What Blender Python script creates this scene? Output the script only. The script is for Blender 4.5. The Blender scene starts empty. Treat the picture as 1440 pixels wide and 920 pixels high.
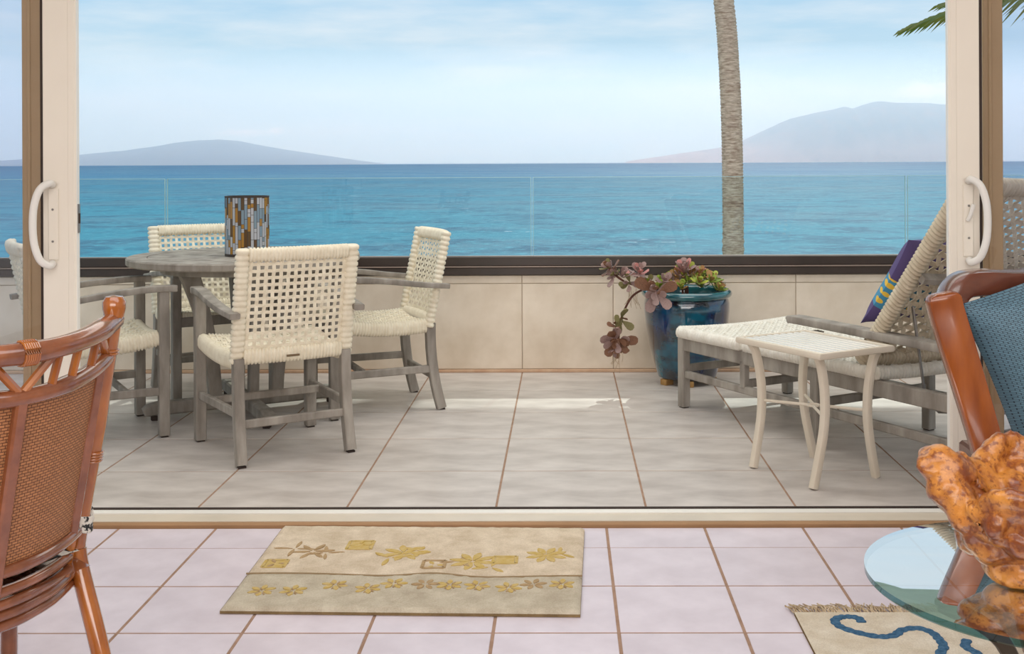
import bpy, math, random
from mathutils import Vector, Matrix, Euler, noise
random.seed(7)
PI = math.pi
SC = bpy.context.scene
COL = SC.collection
R = math.radians

# ------------------------------------------------------------------ camera
F_PX, PX0, PY0 = 1600.0, 778.0, 228.6
EYE = Vector((0.0, 0.0, 1.22))
YAW, ROLL = R(0.5), R(-0.26)
cam_d = bpy.data.cameras.new('camera')
cam = bpy.data.objects.new('camera', cam_d)
COL.objects.link(cam)
RM = (Matrix.Rotation(YAW, 3, 'Z') @ Matrix.Rotation(PI / 2, 3, 'X') @ Matrix.Rotation(ROLL, 3, 'Z'))
cam.matrix_world = Matrix.Translation(EYE) @ RM.to_4x4()
cam_d.sensor_fit = 'HORIZONTAL'
cam_d.sensor_width = 36.0
cam_d.lens = 36.0 * F_PX / 1440.0
cam_d.shift_x = (720.0 - PX0) / 1440.0
cam_d.shift_y = (PY0 - 460.0) / 1440.0
cam_d.clip_start = 0.05
cam_d.clip_end = 90000.0
SC.camera = cam

def ray(px, py):
    return RM @ Vector(((px - PX0) / F_PX, -(py - PY0) / F_PX, -1.0))
def at(px, py, Y):
    d = ray(px, py)
    return EYE + d * ((Y - EYE.y) / d.y)
def on_floor(px, py, z=0.0):
    d = ray(px, py)
    return EYE + d * ((z - EYE.z) / d.z)

# ------------------------------------------------------------------ view and light
SC.view_settings.view_transform = 'Standard'
SC.view_settings.look = 'None'
SC.view_settings.gamma = 1.0
SC.view_settings.use_curve_mapping = False
SC.view_settings.exposure = 0.0
SC.cycles.use_denoising = True
SC.cycles.max_bounces = 10
SC.cycles.transparent_max_bounces = 24
SC.cycles.sample_clamp_indirect = 6.0
SC.cycles.volume_bounces = 4

SUN_E = 2.6
FILL_PATIO, FILL_ROOM, FILL_BACK = 135.0, 75.0, 125.0

world = bpy.data.worlds.new('sky')
SC.world = world
world.use_nodes = True
def build_world():
    nt = world.node_tree
    nt.nodes.clear()
    N = nt.nodes.new
    L = nt.links.new
    out = N('ShaderNodeOutputWorld')
    bg = N('ShaderNodeBackground')
    bg.inputs['Strength'].default_value = 1.0
    tc = N('ShaderNodeTexCoord')
    sep = N('ShaderNodeSeparateXYZ')
    L(tc.outputs['Generated'], sep.inputs[0])
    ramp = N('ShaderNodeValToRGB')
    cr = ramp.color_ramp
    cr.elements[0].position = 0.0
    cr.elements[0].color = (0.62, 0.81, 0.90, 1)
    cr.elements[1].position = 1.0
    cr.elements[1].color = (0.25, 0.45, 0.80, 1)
    for p, c in ((0.03, (0.62, 0.81, 0.90, 1)), (0.09, (0.55, 0.76, 0.90, 1)), (0.15, (0.46, 0.69, 0.89, 1)), (0.24, (0.66, 0.82, 0.94, 1)), (0.36, (0.74, 0.87, 0.96, 1)), (0.55, (0.46, 0.67, 0.90, 1))):  # pale band above the view, raised to brighten the glass table's reflection
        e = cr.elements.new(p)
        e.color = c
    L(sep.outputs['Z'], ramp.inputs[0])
    # streaky high cloud
    mp = N('ShaderNodeMapping')
    mp.inputs['Scale'].default_value = (3.0, 3.0, 16.0)
    mp.inputs['Rotation'].default_value = (0.0, R(6), 0.0)
    L(tc.outputs['Generated'], mp.inputs[0])
    nz = N('ShaderNodeTexNoise')
    nz.inputs['Scale'].default_value = 2.2
    nz.inputs['Detail'].default_value = 6.0
    nz.inputs['Roughness'].default_value = 0.55
    L(mp.outputs[0], nz.inputs['Vector'])
    mr = N('ShaderNodeMapRange')
    mr.inputs['From Min'].default_value = 0.45
    mr.inputs['From Max'].default_value = 0.72
    mr.inputs['To Max'].default_value = 0.55
    L(nz.outputs['Fac'], mr.inputs['Value'])
    mix = N('ShaderNodeMix')
    mix.data_type = 'RGBA'
    mix.inputs['B'].default_value = (0.86, 0.92, 0.96, 1)
    L(mr.outputs[0], mix.inputs['Factor'])
    L(ramp.outputs[0], mix.inputs['A'])
    last = mix.outputs['Result']
    # small cumulus over the two islands
    nz2 = N('ShaderNodeTexNoise')
    nz2.inputs['Scale'].default_value = 60.0
    nz2.inputs['Detail'].default_value = 7.0
    mp2 = N('ShaderNodeMapping')
    mp2.inputs['Scale'].default_value = (1, 1, 2.0)
    L(tc.outputs['Generated'], mp2.inputs[0])
    L(mp2.outputs[0], nz2.inputs['Vector'])
    for px, py, sx, sy, amt in ((345, 186, 44, 7, 0.75), (388, 184, 13, 6, 1.1), (1302, 128, 46, 15, 1.1), (1350, 126, 40, 18, 1.1)):
        d = ray(px, py).normalized()
        sub = N('ShaderNodeVectorMath')
        sub.operation = 'SUBTRACT'
        L(tc.outputs['Generated'], sub.inputs[0])
        sub.inputs[1].default_value = d
        mul = N('ShaderNodeVectorMath')
        mul.operation = 'MULTIPLY'
        L(sub.outputs[0], mul.inputs[0])
        mul.inputs[1].default_value = (F_PX / sx, F_PX / sx, F_PX / sy)
        ln = N('ShaderNodeVectorMath')
        ln.operation = 'LENGTH'
        L(mul.outputs[0], ln.inputs[0])
        m1 = N('ShaderNodeMapRange')
        m1.inputs['From Min'].default_value = 1.25
        m1.inputs['From Max'].default_value = 0.1
        L(ln.outputs['Value'], m1.inputs['Value'])
        ad = N('ShaderNodeMath')
        ad.operation = 'MULTIPLY_ADD'
        L(m1.outputs[0], ad.inputs[0])
        ad.inputs[1].default_value = 0.55
        L(nz2.outputs['Fac'], ad.inputs[2])
        m2 = N('ShaderNodeMapRange')
        m2.inputs['From Min'].default_value = 0.58
        m2.inputs['From Max'].default_value = 0.84
        m2.inputs['To Max'].default_value = amt * 0.85
        L(ad.outputs[0], m2.inputs['Value'])
        m3 = N('ShaderNodeMath')
        m3.operation = 'MULTIPLY'
        L(m2.outputs[0], m3.inputs[0])
        L(m1.outputs[0], m3.inputs[1])
        mx = N('ShaderNodeMix')
        mx.data_type = 'RGBA'
        mx.inputs['B'].default_value = (1.05, 1.06, 1.07, 1)
        L(m3.outputs[0], mx.inputs['Factor'])
        L(last, mx.inputs['A'])
        last = mx.outputs['Result']
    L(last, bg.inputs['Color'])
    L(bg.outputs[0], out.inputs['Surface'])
build_world()

def lamp_sun():
    d = bpy.data.lights.new('sun', 'SUN')
    d.energy = SUN_E
    d.angle = R(0.6)
    d.color = (1.0, 0.96, 0.88)
    o = bpy.data.objects.new('sun', d)
    COL.objects.link(o)
    az = R(12)
    t = 0.888 * math.cos(az)
    v = Vector((math.sin(az), math.cos(az), t)).normalized()      # towards the sun
    o.rotation_euler = v.to_track_quat('Z', 'Y').to_euler()
    return v
SUN_DIR = lamp_sun()
def area(name, loc, target, sx, sy, w, col=(1, 1, 1)):
    d = bpy.data.lights.new(name, 'AREA')
    d.shape = 'RECTANGLE'
    d.size, d.size_y = sx, sy
    d.energy = w
    d.color = col
    o = bpy.data.objects.new(name, d)
    COL.objects.link(o)
    o.location = loc
    v = Vector(loc) - Vector(target)
    o.rotation_euler = v.to_track_quat('Z', 'Y').to_euler()
area('patio_fill_light', (0, 5.4, 3.8), (0, 5.4, 0), 7.0, 2.6, FILL_PATIO, (1.0, 0.97, 0.93))  # added fill under the patio ceiling, not an actual lamp
area('room_fill_light', (0.0, 1.6, 2.62), (0.0, 2.4, 0), 4.0, 2.2, FILL_ROOM, (0.97, 0.96, 1.0))  # unseen fill added overhead to brighten the room
area('rear_fill_light', (0.0, -2.8, 1.95), (0, 4, 1.2), 5.6, 1.3, FILL_BACK, (1.0, 0.98, 0.96))  # added fill behind the camera; the back wall has no window

# ------------------------------------------------------------------ materials
def lin(r, g, b):
    def f(c):
        c /= 255.0
        return c / 12.92 if c <= 0.04045 else ((c + 0.055) / 1.055) ** 2.4
    return (f(r), f(g), f(b), 1.0)

class NT:
    def __init__(self, name):
        self.m = bpy.data.materials.new(name)
        self.m.use_nodes = True
        self.t = self.m.node_tree
        self.b = self.t.nodes['Principled BSDF']
        self.out = self.t.nodes['Material Output']
    def n(self, typ, **kw):
        x = self.t.nodes.new('ShaderNode' + typ)
        for k, v in kw.items():
            if k in x.inputs.keys():
                x.inputs[k].default_value = v
            else:
                setattr(x, k, v)
        return x
    def l(self, a, b):
        self.t.links.new(a, b)
    def coord(self, scale=(1, 1, 1), rot=(0, 0, 0), which='Object'):
        tc = self.n('TexCoord')
        mp = self.n('Mapping')
        mp.inputs['Scale'].default_value = scale
        mp.inputs['Rotation'].default_value = rot
        self.l(tc.outputs[which], mp.inputs[0])
        return mp.outputs[0]
    def noise(self, vec, scale, detail=4.0, rough=0.55):
        x = self.n('TexNoise', Scale=scale, Detail=detail, Roughness=rough)
        self.l(vec, x.inputs['Vector'])
        return x.outputs['Fac']
    def rng(self, v, a, b, c=0.0, d=1.0):
        x = self.n('MapRange')
        x.inputs['From Min'].default_value = a
        x.inputs['From Max'].default_value = b
        x.inputs['To Min'].default_value = c
        x.inputs['To Max'].default_value = d
        self.l(v, x.inputs['Value'])
        return x.outputs[0]
    def mix(self, fac, a, b):
        x = self.n('Mix', data_type='RGBA')
        for s, v in (('Factor', fac), ('A', a), ('B', b)):
            if hasattr(v, 'is_output'):
                self.l(v, x.inputs[s])
            else:
                x.inputs[s].default_value = v
        return x.outputs['Result']
    def math(self, op, a, b=None):
        x = self.n('Math', operation=op)
        for i, v in ((0, a), (1, b)):
            if v is None:
                continue
            if hasattr(v, 'is_output'):
                self.l(v, x.inputs[i])
            else:
                x.inputs[i].default_value = v
        return x.outputs[0]
    def col(self, c):
        self.l(c, self.b.inputs['Base Color'])
    def bump(self, h, strength=0.3, dist=0.01):
        x = self.n('Bump')
        x.inputs['Strength'].default_value = strength
        x.inputs['Distance'].default_value = dist
        self.l(h, x.inputs['Height'])
        self.l(x.outputs[0], self.b.inputs['Normal'])
    def set(self, **kw):
        for k, v in kw.items():
            self.b.inputs[k.replace('_', ' ')].default_value = v
        return self

def plain(name, c1, c2=None, scale=8.0, rough=0.6, spec=0.5, stretch=(1, 1, 1), bump=0.0, metal=0.0, coat=0.0, rnd=0.0, lo=0.35, hi=0.65, detail=4.0):
    k = NT(name)
    k.set(Roughness=rough, Metallic=metal)
    k.b.inputs['Specular IOR Level'].default_value = spec
    k.b.inputs['Coat Weight'].default_value = coat
    k.b.inputs['Coat Roughness'].default_value = 0.08
    c2 = c2 or tuple([x * 0.88 for x in c1[:3]] + [1])
    f = k.noise(k.coord(stretch), scale, detail)
    c = k.mix(k.rng(f, lo, hi), c1, c2)
    if rnd:
        oi = k.n('ObjectInfo')
        hs = k.n('HueSaturation')
        k.l(k.rng(oi.outputs['Random'], 0, 1, 1 - rnd, 1 + rnd), hs.inputs['Value'])
        k.l(c, hs.inputs['Color'])
        c = hs.outputs['Color']
    k.col(c)
    if bump:
        k.bump(f, bump, 0.01)
    return k.m

def glassy(name, tint, refl=1.45, gloss=(1, 1, 1, 1), rough=0.0, boost=0.0):
    k = NT(name)
    k.t.nodes.remove(k.b)
    tr = k.n('BsdfTransparent', Color=tint)
    gl = k.n('BsdfGlossy', Color=gloss, Roughness=rough)
    fr = k.n('Fresnel', IOR=refl)
    geo = k.n('NewGeometry')
    fac = k.math('MULTIPLY', fr.outputs[0], k.math('SUBTRACT', 1.0, geo.outputs['Backfacing']))
    if boost:
        fac = k.math('MULTIPLY', k.math('MINIMUM', k.math('ADD', fac, boost), 1.0), k.math('SUBTRACT', 1.0, geo.outputs['Backfacing']))
    mx = k.n('MixShader')
    k.l(fac, mx.inputs[0])
    k.l(tr.outputs[0], mx.inputs[1])
    k.l(gl.outputs[0], mx.inputs[2])
    k.l(mx.outputs[0], k.out.inputs['Surface'])
    return k.m

M = {}
M['room_tile'] = plain('room_tile', lin(222, 212, 220), lin(208, 197, 205), 7, 0.35, 0.4, rnd=0.025, detail=8)
M['patio_tile'] = plain('patio_tile', lin(210, 201, 194), lin(180, 170, 163), 3.5, 0.38, 0.4, (1.0, 2.2, 1.0), rnd=0.02, detail=9)
M['grout'] = plain('grout', lin(168, 138, 118), lin(150, 120, 100), 20, 0.9, 0.2)
M['wall_tile'] = plain('wall_tile', lin(234, 219, 200), lin(212, 194, 172), 3.0, 0.5, 0.3, rnd=0.02, detail=9)
M['wall_tile_grout'] = plain('wall_tile_grout', lin(205, 188, 168), None, 20, 0.9, 0.2)
M['terracotta'] = plain('base_trim', lin(205, 172, 142), lin(190, 150, 120), 9, 0.6, 0.3)
M['bronze'] = plain('bronze_rail', lin(62, 50, 44), lin(54, 44, 38), 6, 0.35, 0.5)
M['bronze_highlight'] = plain('bronze_highlight', lin(150, 130, 118), None, 6, 0.3, 0.6)  # highlight line along the rail, painted as a paler bronze
M['beige_paint'] = plain('beige_paint', lin(238, 230, 215), lin(232, 223, 208), 2, 0.4, 0.4)
M['white_paint'] = plain('white_paint', lin(240, 236, 228), None, 2, 0.4, 0.4)
M['tan_frame'] = plain('tan_frame', lin(176, 146, 108), lin(166, 136, 98), 3, 0.5, 0.4)
M['dark_gasket'] = plain('dark_gasket', lin(60, 48, 42), None, 10, 0.7, 0.3)
M['sill_metal'] = plain('sill_metal', lin(214, 202, 184), None, 4, 0.35, 0.5)
M['sill_brown'] = plain('sill_brown', lin(165, 128, 92), None, 6, 0.6, 0.3)
M['plaster'] = plain('plaster', lin(240, 236, 228), None, 2, 0.8, 0.2)
M['concrete'] = plain('concrete', lin(205, 200, 192), None, 2, 0.8, 0.2)
M['rail_glass'] = glassy('rail_glass', (0.90, 0.955, 0.955, 1), 1.5)
M['pane_glass'] = glassy('pane_glass', (0.955, 0.965, 0.99, 1), 1.5)
M['glass_edge'] = plain('glass_edge', lin(170, 205, 205), None, 3, 0.2, 0.6)
M['grey_wood'] = plain('grey_weathered_wood', lin(168, 160, 150), lin(130, 122, 113), 14, 0.75, 0.25, (1, 1, 0.25), bump=0.08, detail=8)
M['strap'] = plain('cream_resin_strap', lin(240, 230, 208), lin(228, 216, 192), 30, 0.55, 0.35)
M['taupe_strap'] = plain('taupe_resin_strap', lin(206, 192, 168), lin(186, 170, 146), 25, 0.55, 0.35)
M['white_strap'] = plain('white_resin_strap', lin(236, 231, 220), lin(222, 215, 202), 25, 0.55, 0.35)
M['sand_metal'] = plain('sand_painted_metal', lin(222, 210, 192), lin(214, 201, 182), 5, 0.4, 0.45)
M['slat_sheen'] = plain('slat_sky_sheen', lin(232, 226, 216), lin(224, 217, 206), 5, 0.25, 0.6)  # sand metal made paler, sky reflection on the slats put into the colour
M['steel'] = plain('steel', lin(150, 145, 140), None, 8, 0.35, 0.5, metal=0.7)
M['plate'] = plain('small_plate', lin(130, 110, 85), None, 20, 0.4, 0.5, metal=0.5)
M['rattan'] = plain('rattan_pole', lin(184, 108, 36), lin(146, 76, 24), 16, 0.2, 0.5, (1, 1, 0.35), coat=1.0, detail=6)
M['rattan_dark'] = plain('rattan_rail', lin(150, 88, 54), lin(116, 64, 38), 14, 0.2, 0.5, coat=1.0, detail=6)
M['cherry'] = plain('cherry_wood', lin(164, 86, 22), lin(120, 54, 14), 7, 0.25, 0.5, (1.5, 1.5, 0.3), coat=0.5, detail=7)
M['cherry_dark'] = plain('cherry_wood_dark', lin(110, 60, 40), lin(86, 42, 28), 7, 0.25, 0.5, (0.6, 1.5, 1.5), coat=0.5, detail=7)
M['soil'] = plain('soil', lin(70, 55, 42), lin(40, 30, 24), 40, 0.95, 0.1, bump=0.5)
M['block_wood'] = plain('block_wood', lin(190, 150, 95), lin(150, 112, 66), 30, 0.8, 0.2)
M['stem_brown'] = plain('stem_brown', lin(110, 70, 58), lin(80, 50, 40), 30, 0.7, 0.2)
M['root_tan'] = plain('root_tan', lin(190, 165, 135), None, 30, 0.8, 0.2)
for nm, a, b in (('leaf_mauve', (174, 146, 138), (136, 108, 104)), ('leaf_pink', (222, 150, 140), (184, 128, 124)), ('leaf_brown', (150, 108, 84), (112, 78, 60)),
                 ('leaf_green', (150, 164, 60), (110, 130, 40)), ('leaf_lime', (186, 196, 84), (150, 150, 60)), ('leaf_rust', (176, 120, 74), (130, 110, 56)),
                 ('leaf_olive', (140, 130, 84), (104, 98, 60))):
    M[nm] = plain(nm, lin(*a), lin(*b), 30, 0.5, 0.4)
M['dark_base'] = plain('bronze_table_base', lin(84, 70, 58), lin(60, 50, 42), 10, 0.4, 0.5)
M['gold_pile'] = plain('gold_pile', lin(188, 160, 92), lin(196, 172, 120), 60, 0.95, 0.05)
M['taupe_pile'] = plain('taupe_pile', lin(178, 152, 116), lin(160, 134, 100), 60, 0.95, 0.05)
M['line_pile'] = plain('line_pile', lin(150, 128, 98), None, 60, 0.95, 0.05)
M['blue_pile'] = plain('blue_pile', lin(78, 112, 140), lin(52, 84, 112), 90, 0.95, 0.05)
M['fringe'] = plain('fringe_yarn', lin(206, 186, 156), lin(160, 136, 108), 50, 0.95, 0.05)
M['frond'] = plain('palm_frond', lin(112, 126, 58), lin(150, 140, 70), 3, 0.5, 0.3)
M['frond_rib'] = plain('palm_rib', lin(170, 160, 90), None, 3, 0.5, 0.3)
M['lawn'] = plain('lawn', lin(96, 128, 60), lin(70, 100, 44), 4, 0.9, 0.1)

def m_trunk():
    k = NT('palm_bark')
    v = k.coord((1, 1, 5.0))
    f = k.noise(v, 9, 7, 0.65)
    c = k.mix(k.rng(f, 0.35, 0.66), lin(244, 210, 184), lin(170, 132, 110))
    k.col(c)
    k.bump(f, 0.35, 0.02)
    k.set(Roughness=0.95)
    k.b.inputs['Specular IOR Level'].default_value = 0.1
    return k.m
M['bark'] = m_trunk()

def m_pile(name, a, b, sc=14):
    k = NT(name)
    v = k.coord()
    f = k.noise(v, sc, 5, 0.6)
    g = k.noise(v, 260, 2, 0.5)
    c = k.mix(k.rng(f, 0.35, 0.65), a, b)
    c = k.mix(k.rng(g, 0.3, 0.7, 0.0, 0.22), c, lin(120, 100, 76))
    k.col(c)
    k.bump(g, 0.6, 0.004)
    k.set(Roughness=1.0)
    k.b.inputs['Specular IOR Level'].default_value = 0.02
    return k.m
M['rug_pile'] = m_pile('beige_pile', lin(224, 208, 186), lin(200, 182, 158))
M['rug_border'] = m_pile('grey_green_pile', lin(204, 194, 174), lin(180, 168, 148))
M['rug_side'] = m_pile('rug_side', lin(140, 118, 84), lin(116, 96, 68))
M['rug2_pile'] = m_pile('cream_pile', lin(226, 216, 198), lin(208, 194, 172))

def m_sea():
    k = NT('sea_water')
    geo = k.n('NewGeometry')
    sep = k.n('SeparateXYZ')
    k.l(geo.outputs['Position'], sep.inputs[0])
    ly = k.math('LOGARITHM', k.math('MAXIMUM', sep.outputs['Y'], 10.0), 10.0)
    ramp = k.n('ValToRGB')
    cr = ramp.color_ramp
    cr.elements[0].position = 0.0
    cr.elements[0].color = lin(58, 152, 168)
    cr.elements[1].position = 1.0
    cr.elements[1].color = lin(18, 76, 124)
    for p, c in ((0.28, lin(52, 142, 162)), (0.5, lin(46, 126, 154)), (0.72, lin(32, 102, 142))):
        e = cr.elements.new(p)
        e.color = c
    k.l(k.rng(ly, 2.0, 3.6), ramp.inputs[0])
    pos = geo.outputs['Position']
    def nz(sx, sy, off, detail, rough):
        mp = k.n('Mapping')
        mp.inputs['Scale'].default_value = (sx, sy, 0)
        mp.inputs['Location'].default_value = (off, off * 1.7, 0)
        k.l(pos, mp.inputs[0])
        return k.noise(mp.outputs[0], 1.0, detail, rough)
    big = nz(0.006, 0.012, 0.0, 11, 0.66)
    small = nz(0.5, 0.45, 5.0, 8, 0.68)
    mid = nz(0.07, 0.075, 9.0, 10, 0.68)
    c = k.mix(k.rng(big, 0.44, 0.57, 0.0, 0.7), ramp.outputs[0], lin(92, 134, 150))
    c = k.mix(k.rng(mid, 0.49, 0.58, 0.0, 0.62), c, lin(24, 88, 118))
    c = k.mix(k.rng(small, 0.52, 0.62, 0.0, 0.7), c, lin(92, 176, 190))
    caps = nz(0.05, 0.10, 31.0, 9, 0.70)
    c = k.mix(k.rng(caps, 0.672, 0.69), c, lin(235, 242, 245))
    k.col(c)
    hh = k.math('ADD', k.math('MULTIPLY', mid, 2.0), small)
    k.bump(hh, 0.5, 0.6)
    k.set(Roughness=0.5)
    k.b.inputs['Specular IOR Level'].default_value = 0.06
    return k.m
M['sea'] = m_sea()

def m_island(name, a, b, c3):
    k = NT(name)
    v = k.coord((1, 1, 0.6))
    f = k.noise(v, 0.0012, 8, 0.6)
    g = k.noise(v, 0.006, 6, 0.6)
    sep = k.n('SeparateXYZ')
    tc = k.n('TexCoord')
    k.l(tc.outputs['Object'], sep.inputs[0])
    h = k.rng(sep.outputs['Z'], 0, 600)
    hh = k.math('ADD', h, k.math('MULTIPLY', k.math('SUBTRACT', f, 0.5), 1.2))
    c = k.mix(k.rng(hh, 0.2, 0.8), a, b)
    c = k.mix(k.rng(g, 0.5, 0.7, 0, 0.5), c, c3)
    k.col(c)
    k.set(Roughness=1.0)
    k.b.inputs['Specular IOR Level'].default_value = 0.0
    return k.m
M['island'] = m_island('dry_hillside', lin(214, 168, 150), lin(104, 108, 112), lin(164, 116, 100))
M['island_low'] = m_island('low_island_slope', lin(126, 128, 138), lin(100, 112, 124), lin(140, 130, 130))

def m_haze():
    k = NT('sea_haze')
    k.t.nodes.remove(k.b)
    vs = k.n('VolumeScatter', Color=(0.77, 0.90, 1.0, 1), Density=0.00024)
    vs.inputs['Anisotropy'].default_value = 0.55
    k.l(vs.outputs[0], k.out.inputs['Volume'])
    return k.m
M['haze'] = m_haze()

def m_glaze():
    k = NT('blue_glaze')
    v = k.coord((1, 1, 2.4))
    f = k.noise(v, 3.2, 6, 0.6)
    v2 = k.coord((1.6, 1.6, 0.5))
    g = k.noise(v2, 5.0, 5, 0.6)
    c = k.mix(k.rng(f, 0.40, 0.54), lin(0, 84, 108), lin(30, 24, 30))
    c = k.mix(k.rng(g, 0.5, 0.72), c, lin(4, 56, 112))
    c = k.mix(k.rng(g, 0.30, 0.42, 0.6, 0.0), c, lin(14, 122, 130))
    k.col(c)
    k.set(Roughness=0.12)
    k.b.inputs['Coat Weight'].default_value = 1.0
    k.b.inputs['Coat Roughness'].default_value = 0.04
    return k.m
M['glaze'] = m_glaze()
M['glaze_rim'] = plain('teal_rim_glaze', lin(28, 100, 108), lin(16, 66, 78), 12, 0.12, 0.6, coat=1.0)

def m_burl():
    k = NT('burl_wood')
    v = k.coord()
    f = k.noise(v, 13, 6, 0.65)
    g = k.noise(v, 80, 3, 0.6)
    h = k.noise(k.coord((1, 1, 2.2)), 16, 4, 0.6)
    c = k.mix(k.rng(f, 0.36, 0.64), lin(214, 144, 62), lin(136, 68, 22))
    c = k.mix(k.rng(h, 0.52, 0.68, 0, 0.7), c, lin(198, 122, 44))
    c = k.mix(k.rng(k.math('ADD', g, k.math('MULTIPLY', f, 0.5)), 0.74, 0.86, 0, 0.75), c, lin(112, 48, 14))
    k.col(c)
    k.set(Roughness=0.32)
    k.b.inputs['Coat Weight'].default_value = 0.3
    k.b.inputs['Coat Roughness'].default_value = 0.08
    k.bump(f, 0.25, 0.02)
    return k.m
M['burl'] = m_burl()

def m_weave_tex(name, a, b, sx, sz, bstr=0.6):
    k = NT(name)
    tc = k.n('TexCoord')
    mp = k.n('Mapping')
    mp.inputs['Scale'].default_value = (sx, sz, 1)
    k.l(tc.outputs['UV'], mp.inputs[0])
    br = k.n('TexBrick', Scale=1.0)
    br.inputs['Mortar Size'].default_value = 0.08
    br.inputs['Mortar Smooth'].default_value = 0.6
    br.inputs['Brick Width'].default_value = 1.0
    br.inputs['Row Height'].default_value = 0.5
    br.inputs['Color1'].default_value = a
    br.inputs['Color2'].default_value = tuple([x * 0.8 for x in a[:3]] + [1])
    br.inputs['Mortar'].default_value = b
    k.l(mp.outputs[0], br.inputs['Vector'])
    k.col(br.outputs['Color'])
    inv = k.math('SUBTRACT', 1.0, br.outputs['Fac'])
    k.bump(inv, bstr, 0.003)
    k.set(Roughness=0.55)
    return k.m
M['cane'] = m_weave_tex('cane_webbing', lin(190, 130, 84), lin(92, 52, 30), 16, 30)
M['pillow_fabric'] = m_weave_tex('teal_dobby_fabric', lin(92, 126, 142), lin(30, 46, 60), 32, 60, 0.4)

def m_print():
    k = NT('black_white_print_fabric')
    f = k.noise(k.coord(), 55, 3, 0.6)
    c = k.mix(k.rng(f, 0.47, 0.52), lin(222, 216, 204), lin(44, 44, 44))
    k.col(c)
    k.set(Roughness=0.9)
    return k.m
M['print'] = m_print()

def m_purple():
    # purple cushion with a turquoise panel and yellow flowers: flat print
    k = NT('purple_flower_print')
    tc = k.n('TexCoord')
    sep = k.n('SeparateXYZ')
    k.l(tc.outputs['UV'], sep.inputs[0])
    band = k.math('MULTIPLY', k.math('GREATER_THAN', sep.outputs['Y'], 0.22), k.math('LESS_THAN', sep.outputs['Y'], 0.55))
    c = k.mix(band, lin(88, 74, 122), lin(70, 140, 176))
    mp = k.n('Mapping')
    mp.inputs['Scale'].default_value = (11, 11, 1)
    k.l(tc.outputs['UV'], mp.inputs[0])
    vo = k.n('TexVoronoi', Scale=1.0, Randomness=0.25)
    k.l(mp.outputs[0], vo.inputs['Vector'])
    dot = k.math('MULTIPLY', k.math('LESS_THAN', vo.outputs['Distance'], 0.3), band)
    c = k.mix(dot, c, lin(226, 186, 70))
    k.col(c)
    k.set(Roughness=0.9)
    return k.m
M['purple'] = m_purple()
M['table_glass'] = glassy('bevelled_table_glass', (0.62, 0.80, 0.80, 1), 2.4, boost=0.48)
M['table_glass_edge'] = glassy('table_glass_edge', (0.10, 0.32, 0.34, 1), 1.6)

def m_shard(name, c, tr=0.55, clear=0.15):
    k = NT(name)
    k.t.nodes.remove(k.b)
    tl = k.n('BsdfTranslucent', Color=c)
    df = k.n('BsdfDiffuse', Color=c)
    gl = k.n('BsdfGlossy', Roughness=0.1)
    tp = k.n('BsdfTransparent', Color=c)
    a = k.n('MixShader')
    a.inputs[0].default_value = 1 - tr
    k.l(tl.outputs[0], a.inputs[1])
    k.l(df.outputs[0], a.inputs[2])
    b = k.n('MixShader')
    b.inputs[0].default_value = clear
    k.l(a.outputs[0], b.inputs[1])
    k.l(tp.outputs[0], b.inputs[2])
    d = k.n('MixShader')
    d.inputs[0].default_value = 0.06
    k.l(b.outputs[0], d.inputs[1])
    k.l(gl.outputs[0], d.inputs[2])
    k.l(d.outputs[0], k.out.inputs['Surface'])
    return k.m
M['shard_white'] = m_shard('white_glass_tile', lin(240, 242, 246), 0.4, 0.3)
M['shard_blue'] = m_shard('pale_blue_glass_tile', lin(196, 220, 234), 0.4, 0.45)
M['shard_amber'] = m_shard('amber_glass_tile', lin(214, 160, 66), 0.4, 0.2)
M['shard_brown'] = m_shard('brown_glass_tile', lin(120, 92, 60), 0.4, 0.1)
M['lead'] = plain('dark_grout', lin(70, 60, 54), None, 20, 0.6, 0.3)

# ------------------------------------------------------------------ mesh helpers
def rrect(w, h, r, n=2):
    pts = []
    r = min(r, w / 2 - 1e-5, h / 2 - 1e-5)
    for cx, cy, a0 in ((w / 2 - r, h / 2 - r, 0), (-w / 2 + r, h / 2 - r, PI / 2), (-w / 2 + r, -h / 2 + r, PI), (w / 2 - r, -h / 2 + r, 1.5 * PI)):
        for i in range(n):
            a = a0 + (PI / 2) * i / max(1, n - 1) if n > 1 else a0 + PI / 4
            pts.append((cx + r * math.cos(a), cy + r * math.sin(a)))
    return pts
def circ(r, n=10):
    return [(r * math.cos(2 * PI * i / n), r * math.sin(2 * PI * i / n)) for i in range(n)]

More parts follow.
